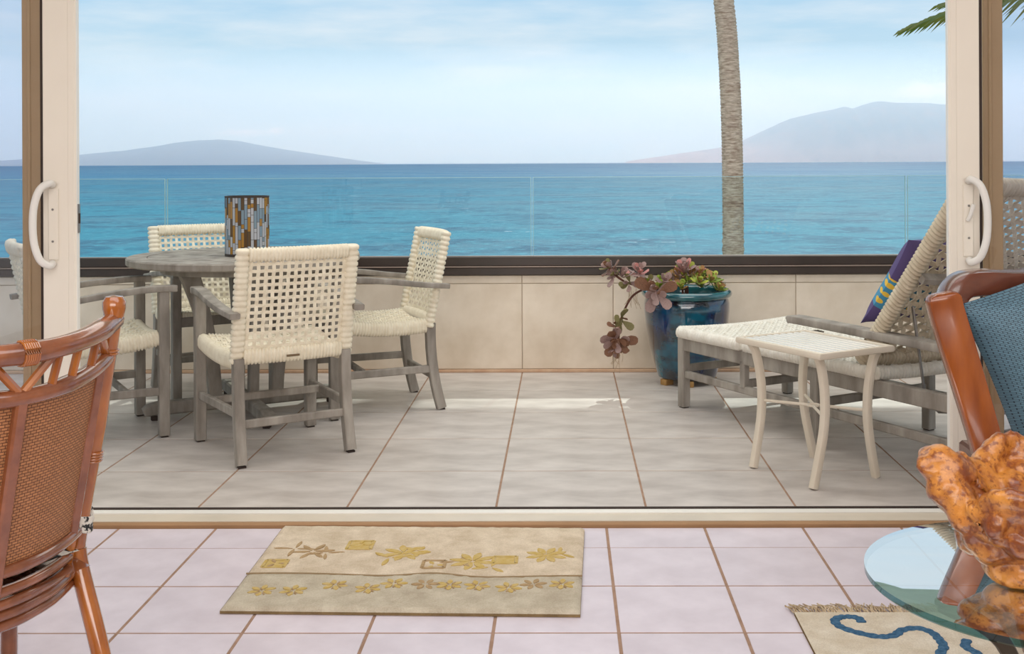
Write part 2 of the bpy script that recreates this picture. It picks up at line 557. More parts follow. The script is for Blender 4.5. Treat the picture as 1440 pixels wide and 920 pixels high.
class MB:
    def __init__(self):
        self.v, self.f, self.mi, self.uv = [], [], [], None
    def add(self, vs, fs, mi=0):
        o = len(self.v)
        self.v += [tuple(p) for p in vs]
        self.f += [tuple(i + o for i in q) for q in fs]
        self.mi += [mi] * len(fs)
        return self
    def box(self, c, s, bev=0.0, rot=None, mi=0):
        hx, hy, hz = s[0] / 2, s[1] / 2, s[2] / 2
        b = min(bev, hx * 0.9, hy * 0.9, hz * 0.9)
        vs, fs = [], []
        if b <= 0:
            vs = [Vector((sx * hx, sy * hy, sz * hz)) for sx in (-1, 1) for sy in (-1, 1) for sz in (-1, 1)]
            fs = [(0, 1, 3, 2), (4, 6, 7, 5), (0, 4, 5, 1), (2, 3, 7, 6), (0, 2, 6, 4), (1, 5, 7, 3)]
        else:
            for z, i in ((-hz, b), (-hz + b, 0), (hz - b, 0), (hz, b)):
                for x, y in rrect(2 * (hx - i), 2 * (hy - i), max(b - i, b * 0.3), 2):
                    vs.append(Vector((x, y, z)))
            n = 8
            fs.append(tuple(range(n - 1, -1, -1)))
            for k in range(3):
                for i in range(n):
                    j = (i + 1) % n
                    fs.append((k * n + i, k * n + j, (k + 1) * n + j, (k + 1) * n + i))
            fs.append(tuple(range(3 * n, 4 * n)))
        if rot is not None:
            vs = [rot @ p for p in vs]
        c = Vector(c)
        return self.add([p + c for p in vs], fs, mi)
    def sweep(self, path, sec, up=(0, 0, 1), scale=None, caps=True, closed=False, mi=0):
        path = [Vector(p) for p in path]
        n, m = len(path), len(sec)
        up = Vector(up)
        vs, fs = [], []
        for i, p in enumerate(path):
            if closed:
                t = path[(i + 1) % n] - path[i - 1]
            else:
                t = path[min(i + 1, n - 1)] - path[max(i - 1, 0)]
            t.normalize()
            u = up
            if abs(t.dot(u.normalized())) > 0.985:
                u = Vector((0, 1, 0)) if abs(t.y) < 0.9 else Vector((1, 0, 0))
            side = t.cross(u).normalized()
            uu = side.cross(t)
            s = scale[i] if scale else (1, 1)
            if not isinstance(s, (tuple, list)):
                s = (s, s)
            for a, b in sec:
                vs.append(p + side * (a * s[0]) + uu * (b * s[1]))
        for i in range(n if closed else n - 1):
            k = (i + 1) % n
            for j in range(m):
                l = (j + 1) % m
                fs.append((i * m + j, i * m + l, k * m + l, k * m + j))
        if caps and not closed:
            fs.append(tuple(range(m - 1, -1, -1)))
            fs.append(tuple((n - 1) * m + j for j in range(m)))
        return self.add(vs, fs, mi)
    def bar(self, p0, p1, w, h, up=(0, 0, 1), r=0.004, mi=0):
        return self.sweep([p0, p1], rrect(w, h, r, 2), up, mi=mi)
    def tube(self, path, r, n=10, mi=0, scale=None, up=(0, 0, 1)):
        return self.sweep(path, circ(r, n), up, scale, mi=mi)
    def lathe(self, prof, n=24, c=(0, 0, 0), mi=0, wob=None):
        vs, fs = [], []
        for r, z in prof:
            for i in range(n):
                a = 2 * PI * i / n
                vs.append((c[0] + r * math.cos(a), c[1] + r * math.sin(a), c[2] + z))
        for k in range(len(prof) - 1):
            for i in range(n):
                j = (i + 1) % n
                fs.append((k * n + i, k * n + j, (k + 1) * n + j, (k + 1) * n + i))
        if prof[0][0] > 1e-4:
            fs.append(tuple(range(n - 1, -1, -1)))
        if prof[-1][0] > 1e-4:
            fs.append(tuple((len(prof) - 1) * n + i for i in range(n)))
        return self.add(vs, fs, mi)
    def wrap(self, path, w, h, pitch, up=(0, 0, 1), amp=0.10, r=None, caps=True):
        """a core wound with strap: every turn is a rounded ridge"""
        path = [Vector(p) for p in path]
        L = [0.0]
        for a, b in zip(path, path[1:]):
            L.append(L[-1] + (b - a).length)
        turns = max(1, int(round(L[-1] / pitch)))
        pts, sc = [], []
        def pos(s):
            for i in range(len(L) - 1):
                if s <= L[i + 1] + 1e-9:
                    q = (s - L[i]) / max(1e-9, L[i + 1] - L[i])
                    return path[i].lerp(path[i + 1], q)
            return path[-1]
        for k in range(turns):
            for q, a in ((0.06, -amp * 1.3), (0.3, amp * 0.75), (0.7, amp * 0.75), (0.94, -amp * 1.3)):
                pts.append(pos((k + q) / turns * L[-1]))
                sc.append(1 + a)
        return self.sweep(pts, rrect(w, h, r or min(w, h) * 0.42, 3), up, sc, caps)
    def grid(self, fn, nu, nv, thick=None, mi=0, uv=False):
        vs = [fn(i / nu, j / nv) for j in range(nv + 1) for i in range(nu + 1)]
        fs = [(j * (nu + 1) + i, j * (nu + 1) + i + 1, (j + 1) * (nu + 1) + i + 1, (j + 1) * (nu + 1) + i) for j in range(nv) for i in range(nu)]
        if uv:
            o = len(self.v)
            self.uv = self.uv or {}
            for j in range(nv + 1):
                for i in range(nu + 1):
                    self.uv[o + j * (nu + 1) + i] = (i / nu, j / nv)
        return self.add(vs, fs, mi)
    def mesh(self, name, mats, smooth=True, ang=38):
        me = bpy.data.meshes.new(name)
        me.from_pydata(self.v, [], self.f)
        for m in (mats if isinstance(mats, (list, tuple)) else [mats]):
            me.materials.append(M[m] if isinstance(m, str) else m)
        me.polygons.foreach_set('material_index', self.mi)
        if self.uv:
            ul = me.uv_layers.new(name='UVMap')
            for lp in me.loops:
                ul.data[lp.index].uv = self.uv.get(lp.vertex_index, (0, 0))
        if smooth:
            me.shade_smooth()
            me.set_sharp_from_angle(angle=R(ang))
        me.update()
        return me
    def build(self, name, mats, parent=None, world=False, smooth=True, ang=38, kind=None, label=None):
        me = self.mesh(name, mats, smooth, ang)
        return link(name, me, parent, world, kind, label)

def link(name, me, parent=None, world=False, kind=None, label=None):
    o = bpy.data.objects.new(name, me)
    COL.objects.link(o)
    if parent is not None:
        o.parent = parent
        if world:                                   # vertices given in world space, parent is a plain Empty or structure
            inv = root_matrix(parent).inverted()
            me.transform(inv)
    if kind:
        o['kind'] = kind
    if label:
        o['label'] = label
    return o
def root_matrix(o):
    m = o.matrix_basis.copy()
    while o.parent is not None:
        o = o.parent
        m = o.matrix_basis @ m
    return m
def tag(o, label, cat=None, group=None, kind=None):
    o['label'] = label
    if cat:
        o['category'] = cat
    if group:
        o['group'] = group
    if kind:
        o['kind'] = kind
    return o
def thing(name, label, cat, loc=(0, 0, 0), rz=0.0, group=None, kind=None):
    o = bpy.data.objects.new(name, None)
    COL.objects.link(o)
    o.location = loc
    o.rotation_euler = (0, 0, rz)
    o.empty_display_size = 0.1
    return tag(o, label, cat, group, kind)
def struct(name, mb, mats, label=None, parent=None, **kw):
    o = mb.build(name, mats, parent, **kw)
    o['kind'] = 'structure'
    if label:
        o['label'] = label
    return o
KIDS = {}
def copy_tree(o, parent=None):
    c = o.copy()
    COL.objects.link(c)
    if parent is not None:
        c.parent = parent
    for ch in list(o.children):
        copy_tree(ch, c)
    return c
def place(me, name, parent, loc, mat=None):
    o = bpy.data.objects.new(name, me)
    COL.objects.link(o)
    o.parent = parent
    if mat is not None:
        o.matrix_basis = mat
    else:
        o.location = loc
    return o
def bez(p0, p1, p2, n=8):
    p0, p1, p2 = Vector(p0), Vector(p1), Vector(p2)
    return [p0 * (1 - t) ** 2 + p1 * (2 * t * (1 - t)) + p2 * t * t for t in [i / n for i in range(n + 1)]]
def smoothpath(pts, n=6):
    pts = [Vector(p) for p in pts]
    out = []
    for i in range(len(pts) - 1):
        p0 = pts[max(i - 1, 0)]
        p1, p2 = pts[i], pts[i + 1]
        p3 = pts[min(i + 2, len(pts) - 1)]
        for k in range(n):
            t = k / n
            out.append(0.5 * ((2 * p1) + (p2 - p0) * t + (2 * p0 - 5 * p1 + 4 * p2 - p3) * t * t + (3 * p1 - p0 - 3 * p2 + p3) * t ** 3))
    out.append(pts[-1])
    return out

# ================================================================== SETTING
TILE = 0.3265
PT = 0.53
WALL_Y = 6.62

# room floor
fl = struct('floor', MB().box((0, 0.4, -0.0515), (8.0, 6.82, 0.10)), 'grout', 'lavender pink square tiled room floor')
tile_me = MB().box((0, 0, -0.006), (TILE - 0.009, TILE - 0.009, 0.012), 0.001).mesh('tile', 'room_tile')
cut = 3.80 - 3.604 - 0.004
tile_cut = MB().box((0, 0, -0.006), (TILE - 0.009, cut - 0.003, 0.012), 0.001).mesh('tile', 'room_tile')
x0 = 0.139
for r in range(-1, 8):
    for c in range(-12, 12):
        x = x0 + TILE * (c + 0.5)
        if r < 0:
            place(tile_cut, 'tile', fl, (x, 3.604 + cut / 2, 0))
        else:
            place(tile_me, 'tile', fl, (x, 3.604 - TILE * (r + 0.5), 0))
# patio floor
pf = struct('floor', MB().box((0, 5.35, -0.0515), (10.0, 3.0, 0.10)), 'grout', 'grey large tiled patio floor')
ptile = MB().box((0, 0, -0.006), (PT - 0.008, PT - 0.008, 0.012), 0.001).mesh('patio_tile', 'patio_tile')
py0 = 5.03
for r in range(-2, 4):
    ya, yb = py0 + PT * (r - 0), py0 + PT * (r + 1)
    ya, yb = max(ya, 3.97), min(yb, WALL_Y)
    if yb - ya < 0.03:
        continue
    me = ptile if abs(yb - ya - PT) < 1e-4 else MB().box((0, 0, -0.006), (PT - 0.008, yb - ya - 0.008, 0.012), 0.001).mesh('patio_tile', 'patio_tile')
    for c in range(-9, 9):
        place(me, 'tile', pf, (-0.243 + PT * (c + 0.5), (ya + yb) / 2, 0))
# parapet wall with tiles
ZW = 0.565
pw = struct('wall_parapet', MB().box((0, WALL_Y + 0.07, ZW / 2 - 0.151), (10.0, 0.125, ZW + 0.30)), 'wall_tile_grout', 'low cream tiled patio wall under the railing')
def vtile(w, h, mat):
    return MB().box((0, 0, 0), (w, 0.014, h), 0.002).mesh('wall_tile', mat)
zs = 1.22 - (398.0 - 228) * WALL_Y / 1600
big, small = vtile(PT - 0.004, zs - 0.022, 'wall_tile'), vtile(PT - 0.004, ZW - zs - 0.003, 'wall_tile')
for c in range(-9, 9):
    x = -0.243 + PT * (c + 0.5)
    place(big, 'wall_tile', pw, (x, WALL_Y + 0.005, (zs + 0.018) / 2))
    place(small, 'wall_tile', pw, (x, WALL_Y + 0.005, (zs + ZW) / 2))
bt = MB().box((0, WALL_Y - 0.006, 0.009), (10.0, 0.014, 0.018), 0.003)
struct('baseboard_patio', bt, 'terracotta', 'thin terracotta trim at the foot of the patio wall')

# railing
rl = thing('railing', 'frameless glass patio railing in a dark bronze base rail', None, (0, WALL_Y + 0.05, ZW), kind='structure')
mb = MB()
mb.box((0, -0.012, 0.024), (10.0, 0.115, 0.046), 0.004)
mb.build('lower_rail', 'bronze', rl)
MB().box((0, -0.012, 0.0495), (10.0, 0.121, 0.005), 0.001).build('rail_edge_highlight', 'bronze_highlight', rl)  # pale strip painting the highlight between the two rails
MB().box((0, 0.0, 0.079), (10.0, 0.08, 0.054), 0.004).build('upper_rail', 'bronze', rl)
MB().box((0, 0.0, 0.1075), (10.0, 0.03, 0.004), 0.001).build('rail_edge_highlight', 'bronze_highlight', rl)
seams = [(232 - 792) * 6.67 / 1600, (748 - 792) * 6.67 / 1600, (1273 - 792) * 6.67 / 1600]
pitch = seams[1] - seams[0]
edges = [seams[0] - pitch] + seams + [seams[2] + pitch]
ZG = 1.133 - ZW
for a, b in zip(edges, edges[1:]):
    g = MB().box(((a + b) / 2, 0, (0.10 + ZG) / 2), (b - a - 0.014, 0.010, ZG - 0.10)).build('glass_pane', 'rail_glass', rl, smooth=False)
    e = MB()
    e.box(((a + b) / 2, 0, ZG + 0.0008), (b - a - 0.014, 0.011, 0.0025))
    for x in (a + 0.007, b - 0.007):
        e.box((x, 0, (0.11 + ZG) / 2), (0.0025, 0.011, ZG - 0.11))
    e.build('pane_edge', 'glass_edge', g, smooth=False)

# door sill
sl = thing('sill', 'beige metal door sill with a tan front lip across the floor', None, (0, 3.88, 0), kind='structure')
sl.name = 'trim_1'
def extr(prof, x0, x1):
    m = MB()
    n = len(prof)
    vs = [(x0, y, z) for y, z in prof] + [(x1, y, z) for y, z in prof]
    fs = [(i, (i + 1) % n, n + (i + 1) % n, n + i) for i in range(n)] + [tuple(range(n - 1, -1, -1)), tuple(range(n, 2 * n))]
    return m.add(vs, [tuple(reversed(f)) for f in fs])
extr([(3.800, -0.01), (3.800, 0.010), (3.806, 0.014), (3.822, 0.014), (3.822, -0.01)], -4.0, 4.0).build('front_lip', 'sill_brown', sl, world=True, smooth=False)
extr([(3.822, -0.01), (3.822, 0.016), (3.868, 0.019), (3.872, 0.014), (3.905, 0.014), (3.905, -0.01)], -4.0, 4.0).build('sill_plate', 'sill_metal', sl, world=True, smooth=False)
extr([(3.905, -0.01), (3.905, 0.018), (3.945, 0.018), (3.945, -0.01)], -4.0, 4.0).build('track_rail', 'white_paint', sl, world=True, smooth=False)
extr([(3.945, -0.01), (3.945, 0.022), (3.960, 0.022), (3.968, 0.010), (3.968, -0.01)], -4.0, 4.0).build('gasket', 'dark_gasket', sl, world=True, smooth=False)

# sliding doors
DOOR_H = 2.42
def handle_mb(sgn):
    g = MB()
    g.tube(smoothpath([(0, 0, 0.135), (0.0, -0.028, 0.140), (sgn * 0.022, -0.05, 0.118), (sgn * 0.040, -0.056, 0.05), (sgn * 0.040, -0.056, -0.05),
                       (sgn * 0.022, -0.05, -0.118), (0.0, -0.028, -0.140), (0, 0, -0.135)], 5), 0.0125, 10, up=(1, 0, 0))
    return g
def sliding_door(n, xa, xb, xfar, sgn, label):
    """xa..xb: leading stile; the glass runs on to xfar"""
    d = thing('door_%d' % n, label, None, ((xa + xb) / 2, 3.925, 0.018), kind='structure')
    st = MB().box(((xa + xb) / 2, 3.915, DOOR_H / 2 + 0.01), (xb - xa, 0.03, DOOR_H), 0.003)
    st.build('stile', 'beige_paint', d, world=True)
    lead = xb if sgn < 0 else xa
    MB().box((lead + sgn * 0.016, 3.902, DOOR_H / 2 + 0.01), (0.024, 0.008, DOOR_H), 0.003).build('stile_ridge', 'beige_paint', d, world=True)
    MB().box((lead, 3.915, DOOR_H / 2 + 0.01), (0.004, 0.022, DOOR_H), 0.001).build('edge_strip', 'white_paint', d, world=True)
    back = xa if sgn < 0 else xb
    MB().box((back + sgn * 0.006, 3.92, DOOR_H / 2 + 0.01), (0.012, 0.024, DOOR_H), 0.002).build('weather_strip', 'dark_gasket', d, world=True)
    x1, x2 = sorted((back, xfar))
    MB().box(((x1 + x2) / 2, 3.915, 0.06), (x2 - x1, 0.03, 0.09), 0.003).build('bottom_rail', 'beige_paint', d, world=True)
    MB().box(((x1 + x2) / 2, 3.915, DOOR_H - 0.04), (x2 - x1, 0.03, 0.09), 0.003).build('top_rail', 'beige_paint', d, world=True)
    MB().box(((x1 + x2) / 2, 3.915, DOOR_H / 2 + 0.02), (x2 - x1, 0.006, DOOR_H - 0.16)).build('glass_pane', 'pane_glass', d, world=True, smooth=False)
    hx = (1362 - 792) * 3.88 / 1600 if sgn > 0 else (69 - 792) * 3.88 / 1600
    zc = 1.22 - (313 - 229) * 3.88 / 1600
    pl = MB()
    pl.sweep([(hx, 3.897, zc - 0.122), (hx, 3.897, zc + 0.122)], rrect(0.036, 0.010, 0.004, 2), up=(0, 1, 0))
    p = pl.build('handle_plate', 'beige_paint', d, world=True)
    for zz in (0.05, -0.06):
        s = MB()
        s.lathe([(0.0, 0.0), (0.004, 0.0), (0.004, 0.002), (0.0, 0.002)], 8)
        rot = Matrix.Translation((hx, 3.891, zc + zz)) @ Matrix.Rotation(PI / 2, 4, 'X')
        s.v = [tuple(rot @ Vector(v)) for v in s.v]
        s.build('screw', 'steel', p, world=True)
    h = handle_mb(sgn)
    h.v = [tuple(Vector(v) + Vector((hx, 3.89, zc))) for v in h.v]
    h.build('handle', 'white_paint', d, world=True)
    if sgn > 0:
        t = MB().tube(smoothpath([(hx - 0.006, 3.885, zc + 0.0), (hx + 0.0, 3.875, zc + 0.02), (hx + 0.008, 3.868, zc + 0.055)], 4), 0.007, 8)
        t.build('thumb_latch', 'white_paint', d, world=True)
    else:
        lk = MB().box((lead + 0.003, 3.917, zc + 0.018), (0.003, 0.018, 0.10), 0.001).build('lock_plate', 'steel', d, world=True)
        MB().box((lead + 0.0055, 3.917, zc + 0.018), (0.003, 0.010, 0.035), 0.001).build('lock_slot', 'dark_gasket', lk, world=True)
    return d
LX0, LX1 = (57 - 792) * 3.9 / 1600, (104 - 792) * 3.9 / 1600
RX0, RX1 = (1333 - 792) * 3.9 / 1600, (1376 - 792) * 3.9 / 1600
sliding_door(1, LX0, LX1, -3.2, -1, 'beige sliding glass door at left with curved pull handle and lock plate')
sliding_door(2, RX0, RX1, 3.2, 1, 'beige sliding glass door at right with pull handle and thumb latch')
def fixed_panel(n, xa, xb, xfar, label):
    w = thing('window_%d' % n, label, None, ((xa + xb) / 2, 4.0, 0.0), kind='structure')
    MB().box(((xa + xb) / 2, 3.985, 1.22), (xb - xa, 0.034, 2.42), 0.003).build('mullion', 'tan_frame', w, world=True)
    m = xa + (xb - xa) * 0.35
    MB().box((m, 3.966, 1.22), (0.012, 0.008, 2.42), 0.002).build('mullion_bead', 'tan_frame', w, world=True)
    out = xa if xfar < 0 else xb
    x1, x2 = sorted((out, xfar))
    MB().box(((x1 + x2) / 2, 3.985, 1.22), (x2 - x1, 0.006, 2.38)).build('glass_pane', 'pane_glass', w, world=True, smooth=False)
fixed_panel(1, (30 - 792) * 3.98 / 1600, (60 - 792) * 3.98 / 1600, -3.2, 'fixed glass panel with tan mullion beside the left sliding door')
fixed_panel(2, (1379 - 792) * 3.98 / 1600, (1407 - 792) * 3.98 / 1600, 3.2, 'fixed glass panel with tan mullion beside the right sliding door')

# shell that shades and bounces the light
struct('wall_front', MB().box((0, 3.93, 2.60), (8.0, 0.16, 0.34)), 'plaster', 'plaster wall above the doors')
for n, sx in (('left', -1), ('right', 1)):
    struct('wall_' + n, MB().box((sx * 4.05, 0.45, 1.35), (0.1, 6.9, 2.8)), 'plaster', 'white plaster wall on the %s of the room' % n)
    struct('wall_end_' + n, MB().box((sx * 3.6, 3.93, 1.2), (0.8, 0.14, 2.46)), 'plaster', 'plaster pier at the %s end of the doors' % n)
struct('wall_back', MB().box((0, -3.0, 1.35), (8.2, 0.1, 2.8)), 'plaster', 'white plaster wall behind the viewer')
struct('ceiling', MB().box((0, 0.45, 2.75), (8.2, 7.0, 0.1)), 'plaster', 'white room ceiling')
ROOF_Z = 3.9
ROOF_Y = 5.66 + ROOF_Z / 0.888
struct('ceiling', MB().box((0, (4.0 + ROOF_Y) / 2, ROOF_Z + 0.1), (16.0, ROOF_Y - 4.0, 0.2)), 'plaster', 'white patio ceiling that shades the patio')

# ------------------------------------------------------------------ sea, islands, haze, ground
SEA_Z = -10.0
sea = MB()
ys = [26, 60, 120, 250, 500, 1000, 2000, 4000, 9000, 20000, 80000]
vs, fs = [], []
for y in ys:
    for i in range(9):
        vs.append(((i - 4) / 4 * (200 + y * 1.2), y, SEA_Z))
for j in range(len(ys) - 1):
    for i in range(8):
        fs.append((j * 9 + i, j * 9 + i + 1, (j + 1) * 9 + i + 1, (j + 1) * 9 + i))
sea.add(vs, fs)
o = sea.build('sea', 'sea', smooth=False)
tag(o, 'turquoise sea with small white caps stretching to the horizon', None, kind='structure')
struct('ground', MB().box((0, 17, SEA_Z + 0.1), (200, 22, 0.6)), 'lawn', 'grassy shore below the patio at the foot of the palms')

def island(name, dist, pts, depth, mat, label, rough):
    D = dist
    k = D / F_PX
    prof = []
    for px, py in pts:
        p = at(px, py, D)
        prof.append((p.x, max(0.0, p.z - SEA_Z)))
    def H(x):
        if x <= prof[0][0] or x >= prof[-1][0]:
            return 0.0
        for a, b in zip(prof, prof[1:]):
            if a[0] <= x <= b[0]:
                t = (x - a[0]) / (b[0] - a[0])
                return a[1] + (b[1] - a[1]) * t
    nx, ny = 220, 40
    xa, xb = prof[0][0], prof[-1][0]
    vs, fs = [], []
    for j in range(ny + 1):
        v = j / ny
        s = (v / 0.62) if v < 0.62 else (1 - v) / 0.38
        fall = math.sin(min(1, s) * PI / 2) ** 1.15
        for i in range(nx + 1):
            x = xa + (xb - xa) * i / nx
            y = D + depth * (v - 0.62)
            h = H(x) * fall
            g = noise.fractal(Vector((x / rough, y / (rough * 2.2), 3.3)), 1.0, 2.0, 5)
            h *= 1 + 0.34 * g * (1 - fall ** 3) * 1.0
            h += 0.012 * h * noise.noise(Vector((x / 120, y / 120, 1)))
            vs.append((x, y, SEA_Z - 2 + max(0, h)))
    for j in range(ny):
        for i in range(nx):
            fs.append((j * (nx + 1) + i, j * (nx + 1) + i + 1, (j + 1) * (nx + 1) + i + 1, (j + 1) * (nx + 1) + i))
    o = MB().add(vs, fs).build(name, mat)
    tag(o, label, 'island')
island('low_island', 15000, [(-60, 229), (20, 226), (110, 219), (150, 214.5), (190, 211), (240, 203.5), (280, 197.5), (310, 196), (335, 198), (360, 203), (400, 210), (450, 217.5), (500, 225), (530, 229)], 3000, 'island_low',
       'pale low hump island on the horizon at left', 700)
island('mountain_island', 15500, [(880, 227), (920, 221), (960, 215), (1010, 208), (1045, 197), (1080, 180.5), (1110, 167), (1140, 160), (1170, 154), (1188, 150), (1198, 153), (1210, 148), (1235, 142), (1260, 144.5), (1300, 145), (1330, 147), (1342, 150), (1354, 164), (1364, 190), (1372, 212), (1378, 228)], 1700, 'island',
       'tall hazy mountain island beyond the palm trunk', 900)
hz = MB().box((0, 13000, SEA_Z + 500), (60000, 7000, 1040))
o = hz.build('haze', 'haze', smooth=False)
tag(o, 'pale blue haze over the far sea in front of the islands', None, kind='stuff')

# palm trunk
def frond_mesh(L=3.6, n=46):
    m = MB()
    def rp(t):
        return Vector((L * t, 0, 0.35 * t - 1.0 * t * t))
    m.sweep([rp(i / 14) for i in range(15)], circ(0.022, 6), scale=[1.3 - 1.1 * i / 14 for i in range(15)], mi=1)
    for sd in (-1, 1):
        for i in range(n):
            t = 0.14 + 0.85 * i / n
            p = rp(t)
            l = 0.75 * math.sin(PI * min(1, 0.16 + 0.82 * t)) ** 0.8 + 0.06
            fwd = 0.55 + 0.5 * t
            d = Vector((fwd, sd * 1.0, -0.18 - 0.25 * random.random())).normalized()
            dr = Vector((0, 0, -0.25 * l))
            w = Vector((0.02, 0, 0.008))
            q1, q2 = p + d * l * 0.5 + dr * 0.25, p + d * l + dr
            m.add([p - w * .5, p + w * .5, q1 + w, q1 - w, q2], [(0, 1, 2, 3), (3, 2, 4)], 0)
    return m.mesh('frond', ['frond', 'frond_rib'], smooth=False)
FROND = frond_mesh()
def palm(label, pts, r0, r1, crown, n_fr, seed, group=None):
    base = Vector(pts[0])
    t = thing('palm_tree', label, 'palm', base, 0)
    path = smoothpath(pts, 40)
    sc = []
    rnd = random.Random(seed)
    for i in range(len(path)):
        q = i / (len(path) - 1)
        sc.append((r0 + (r1 - r0) * q) * (1 + (0.035 if i % 2 else -0.035) + rnd.uniform(-0.02, 0.02)) / r0)
    MB().tube(path, r0, 14, scale=sc).build('trunk', 'bark', t, world=True, ang=80)
    top = path[-1]
    for k in range(n_fr):
        a = 2 * PI * k / n_fr + rnd.uniform(-0.2, 0.2)
        if crown and k < len(crown):
            m4 = crown[k]
        else:
            m4 = Matrix.Translation(top - base) @ Matrix.Rotation(a, 4, 'Z') @ Matrix.Rotation(-rnd.uniform(-0.25, 0.9), 4, 'Y')
        place(FROND, 'frond', t, None, m4)
    return t
TY = 16.0
tp = [at(1031, 357, TY), at(1030.5, 270, TY), at(1029, 180, TY), at(1025, 90, TY), at(1017.5, 0, TY)]
tp = [Vector((tp[0].x - 0.12, TY, SEA_Z + 0.38)), Vector((tp[0].x - 0.02, TY, -4.5))] + tp + [Vector((tp[-1].x - 0.26, TY, 5.6)), Vector((tp[-1].x - 1.2, TY, 10.0)), Vector((tp[-1].x - 2.1, TY, 14.0))]
palm('tall leaning palm with ringed grey trunk in front of the sea', tp, 0.155, 0.138, None, 10, 3)
c2 = at(1728, -36, 13.0)
tip = at(1266, 42, 13.0)
ang = math.atan2(tip.z - c2.z + 0.9, (tip - c2).length)
base2 = Vector((c2.x + 0.2, 13.2, SEA_Z + 0.38))
rel = c2 - base2
crown = [Matrix.Translation(rel) @ Matrix.Rotation(PI + 0.05, 4, 'Z') @ Matrix.Rotation(-R(4), 4, 'Y') @ Matrix.Scale(0.93, 4)]
palm('palm whose green frond tip reaches in at the upper right corner', [base2, Vector((c2.x + 0.1, 13.1, -4)), c2], 0.17, 0.12, crown, 11, 11)

# ================================================================== DINING CHAIRS
def back_pt(u, v, off=0.0):
    """u -1..1 across, v 0..1 up; off towards the sitter"""
    x = 0.232 * u
    y = -0.228 - 0.085 * v - 0.024 * (1 - u * u)
    z = 0.435 + 0.42 * v
    return Vector((x, y + off, z + off * 0.2))
def seat_pt(u, v, off=0.0):
    """u -1..1 across, v 0 (rear) .. 1 (front)"""
    x = (0.225 + 0.02 * v) * u
    y = -0.225 + 0.46 * v
    z = 0.452 - 0.018 * (1 - u * u) + 0.018 * (2 * v - 1) ** 2 - 0.022 * (1 - v) + off
    return Vector((x, y, z))
def weave(m, fn, nu, nv, wu, wv, amp, th, lo_u, hi_u, lo_v, hi_v, dbl=1, sub=2):
    """plain weave of flat straps over a surface fn(u, v, off)"""
    def strap(pts, nrm_axis, w):
        n = len(pts)
        vs, fs = [], []
        for i, (c, s, nn) in enumerate(pts):
            for a, b in ((-1, -1), (1, -1), (1, 1), (-1, 1)):
                vs.append(c + s * (a * w / 2) + nn * (b * th / 2))
        for i in range(n - 1):
            for j in range(4):
                l = (j + 1) % 4
                fs.append((i * 4 + j, i * 4 + l, (i + 1) * 4 + l, (i + 1) * 4 + j))
        m.add(vs, fs)
    e = 1e-3
    def frame(u, v, off, along_u):
        c = fn(u, v, off)
        du = (fn(u + e, v) - fn(u - e, v)).normalized()
        dv = (fn(u, v + e) - fn(u, v - e)).normalized()
        nn = du.cross(dv).normalized()
        return (c, dv if along_u else du, nn)
    for k in range(nu):                             # straps running along v
        u = lo_u + (hi_u - lo_u) * (k + 0.5) / nu
        pts = []
        N = nv * sub
        for i in range(N + 1):
            v = lo_v + (hi_v - lo_v) * i / N
            ph = math.sin(PI * (v - lo_v) / (hi_v - lo_v) * nv) * (1 if (k // dbl) % 2 else -1)
            pts.append(frame(u, v, amp * ph, False))
        strap(pts, 0, wu)
    for k in range(nv):                             # straps along u
        v = lo_v + (hi_v - lo_v) * (k + 0.5) / nv
        pts = []
        N = nu * sub
        for i in range(N + 1):
            u = lo_u + (hi_u - lo_u) * i / N
            ph = math.sin(PI * (u - lo_u) / (hi_u - lo_u) * nu / dbl) * (-1 if k % 2 == 0 else 1)
            pts.append(frame(u, v, amp * ph, True))
        strap(pts, 1, wv)

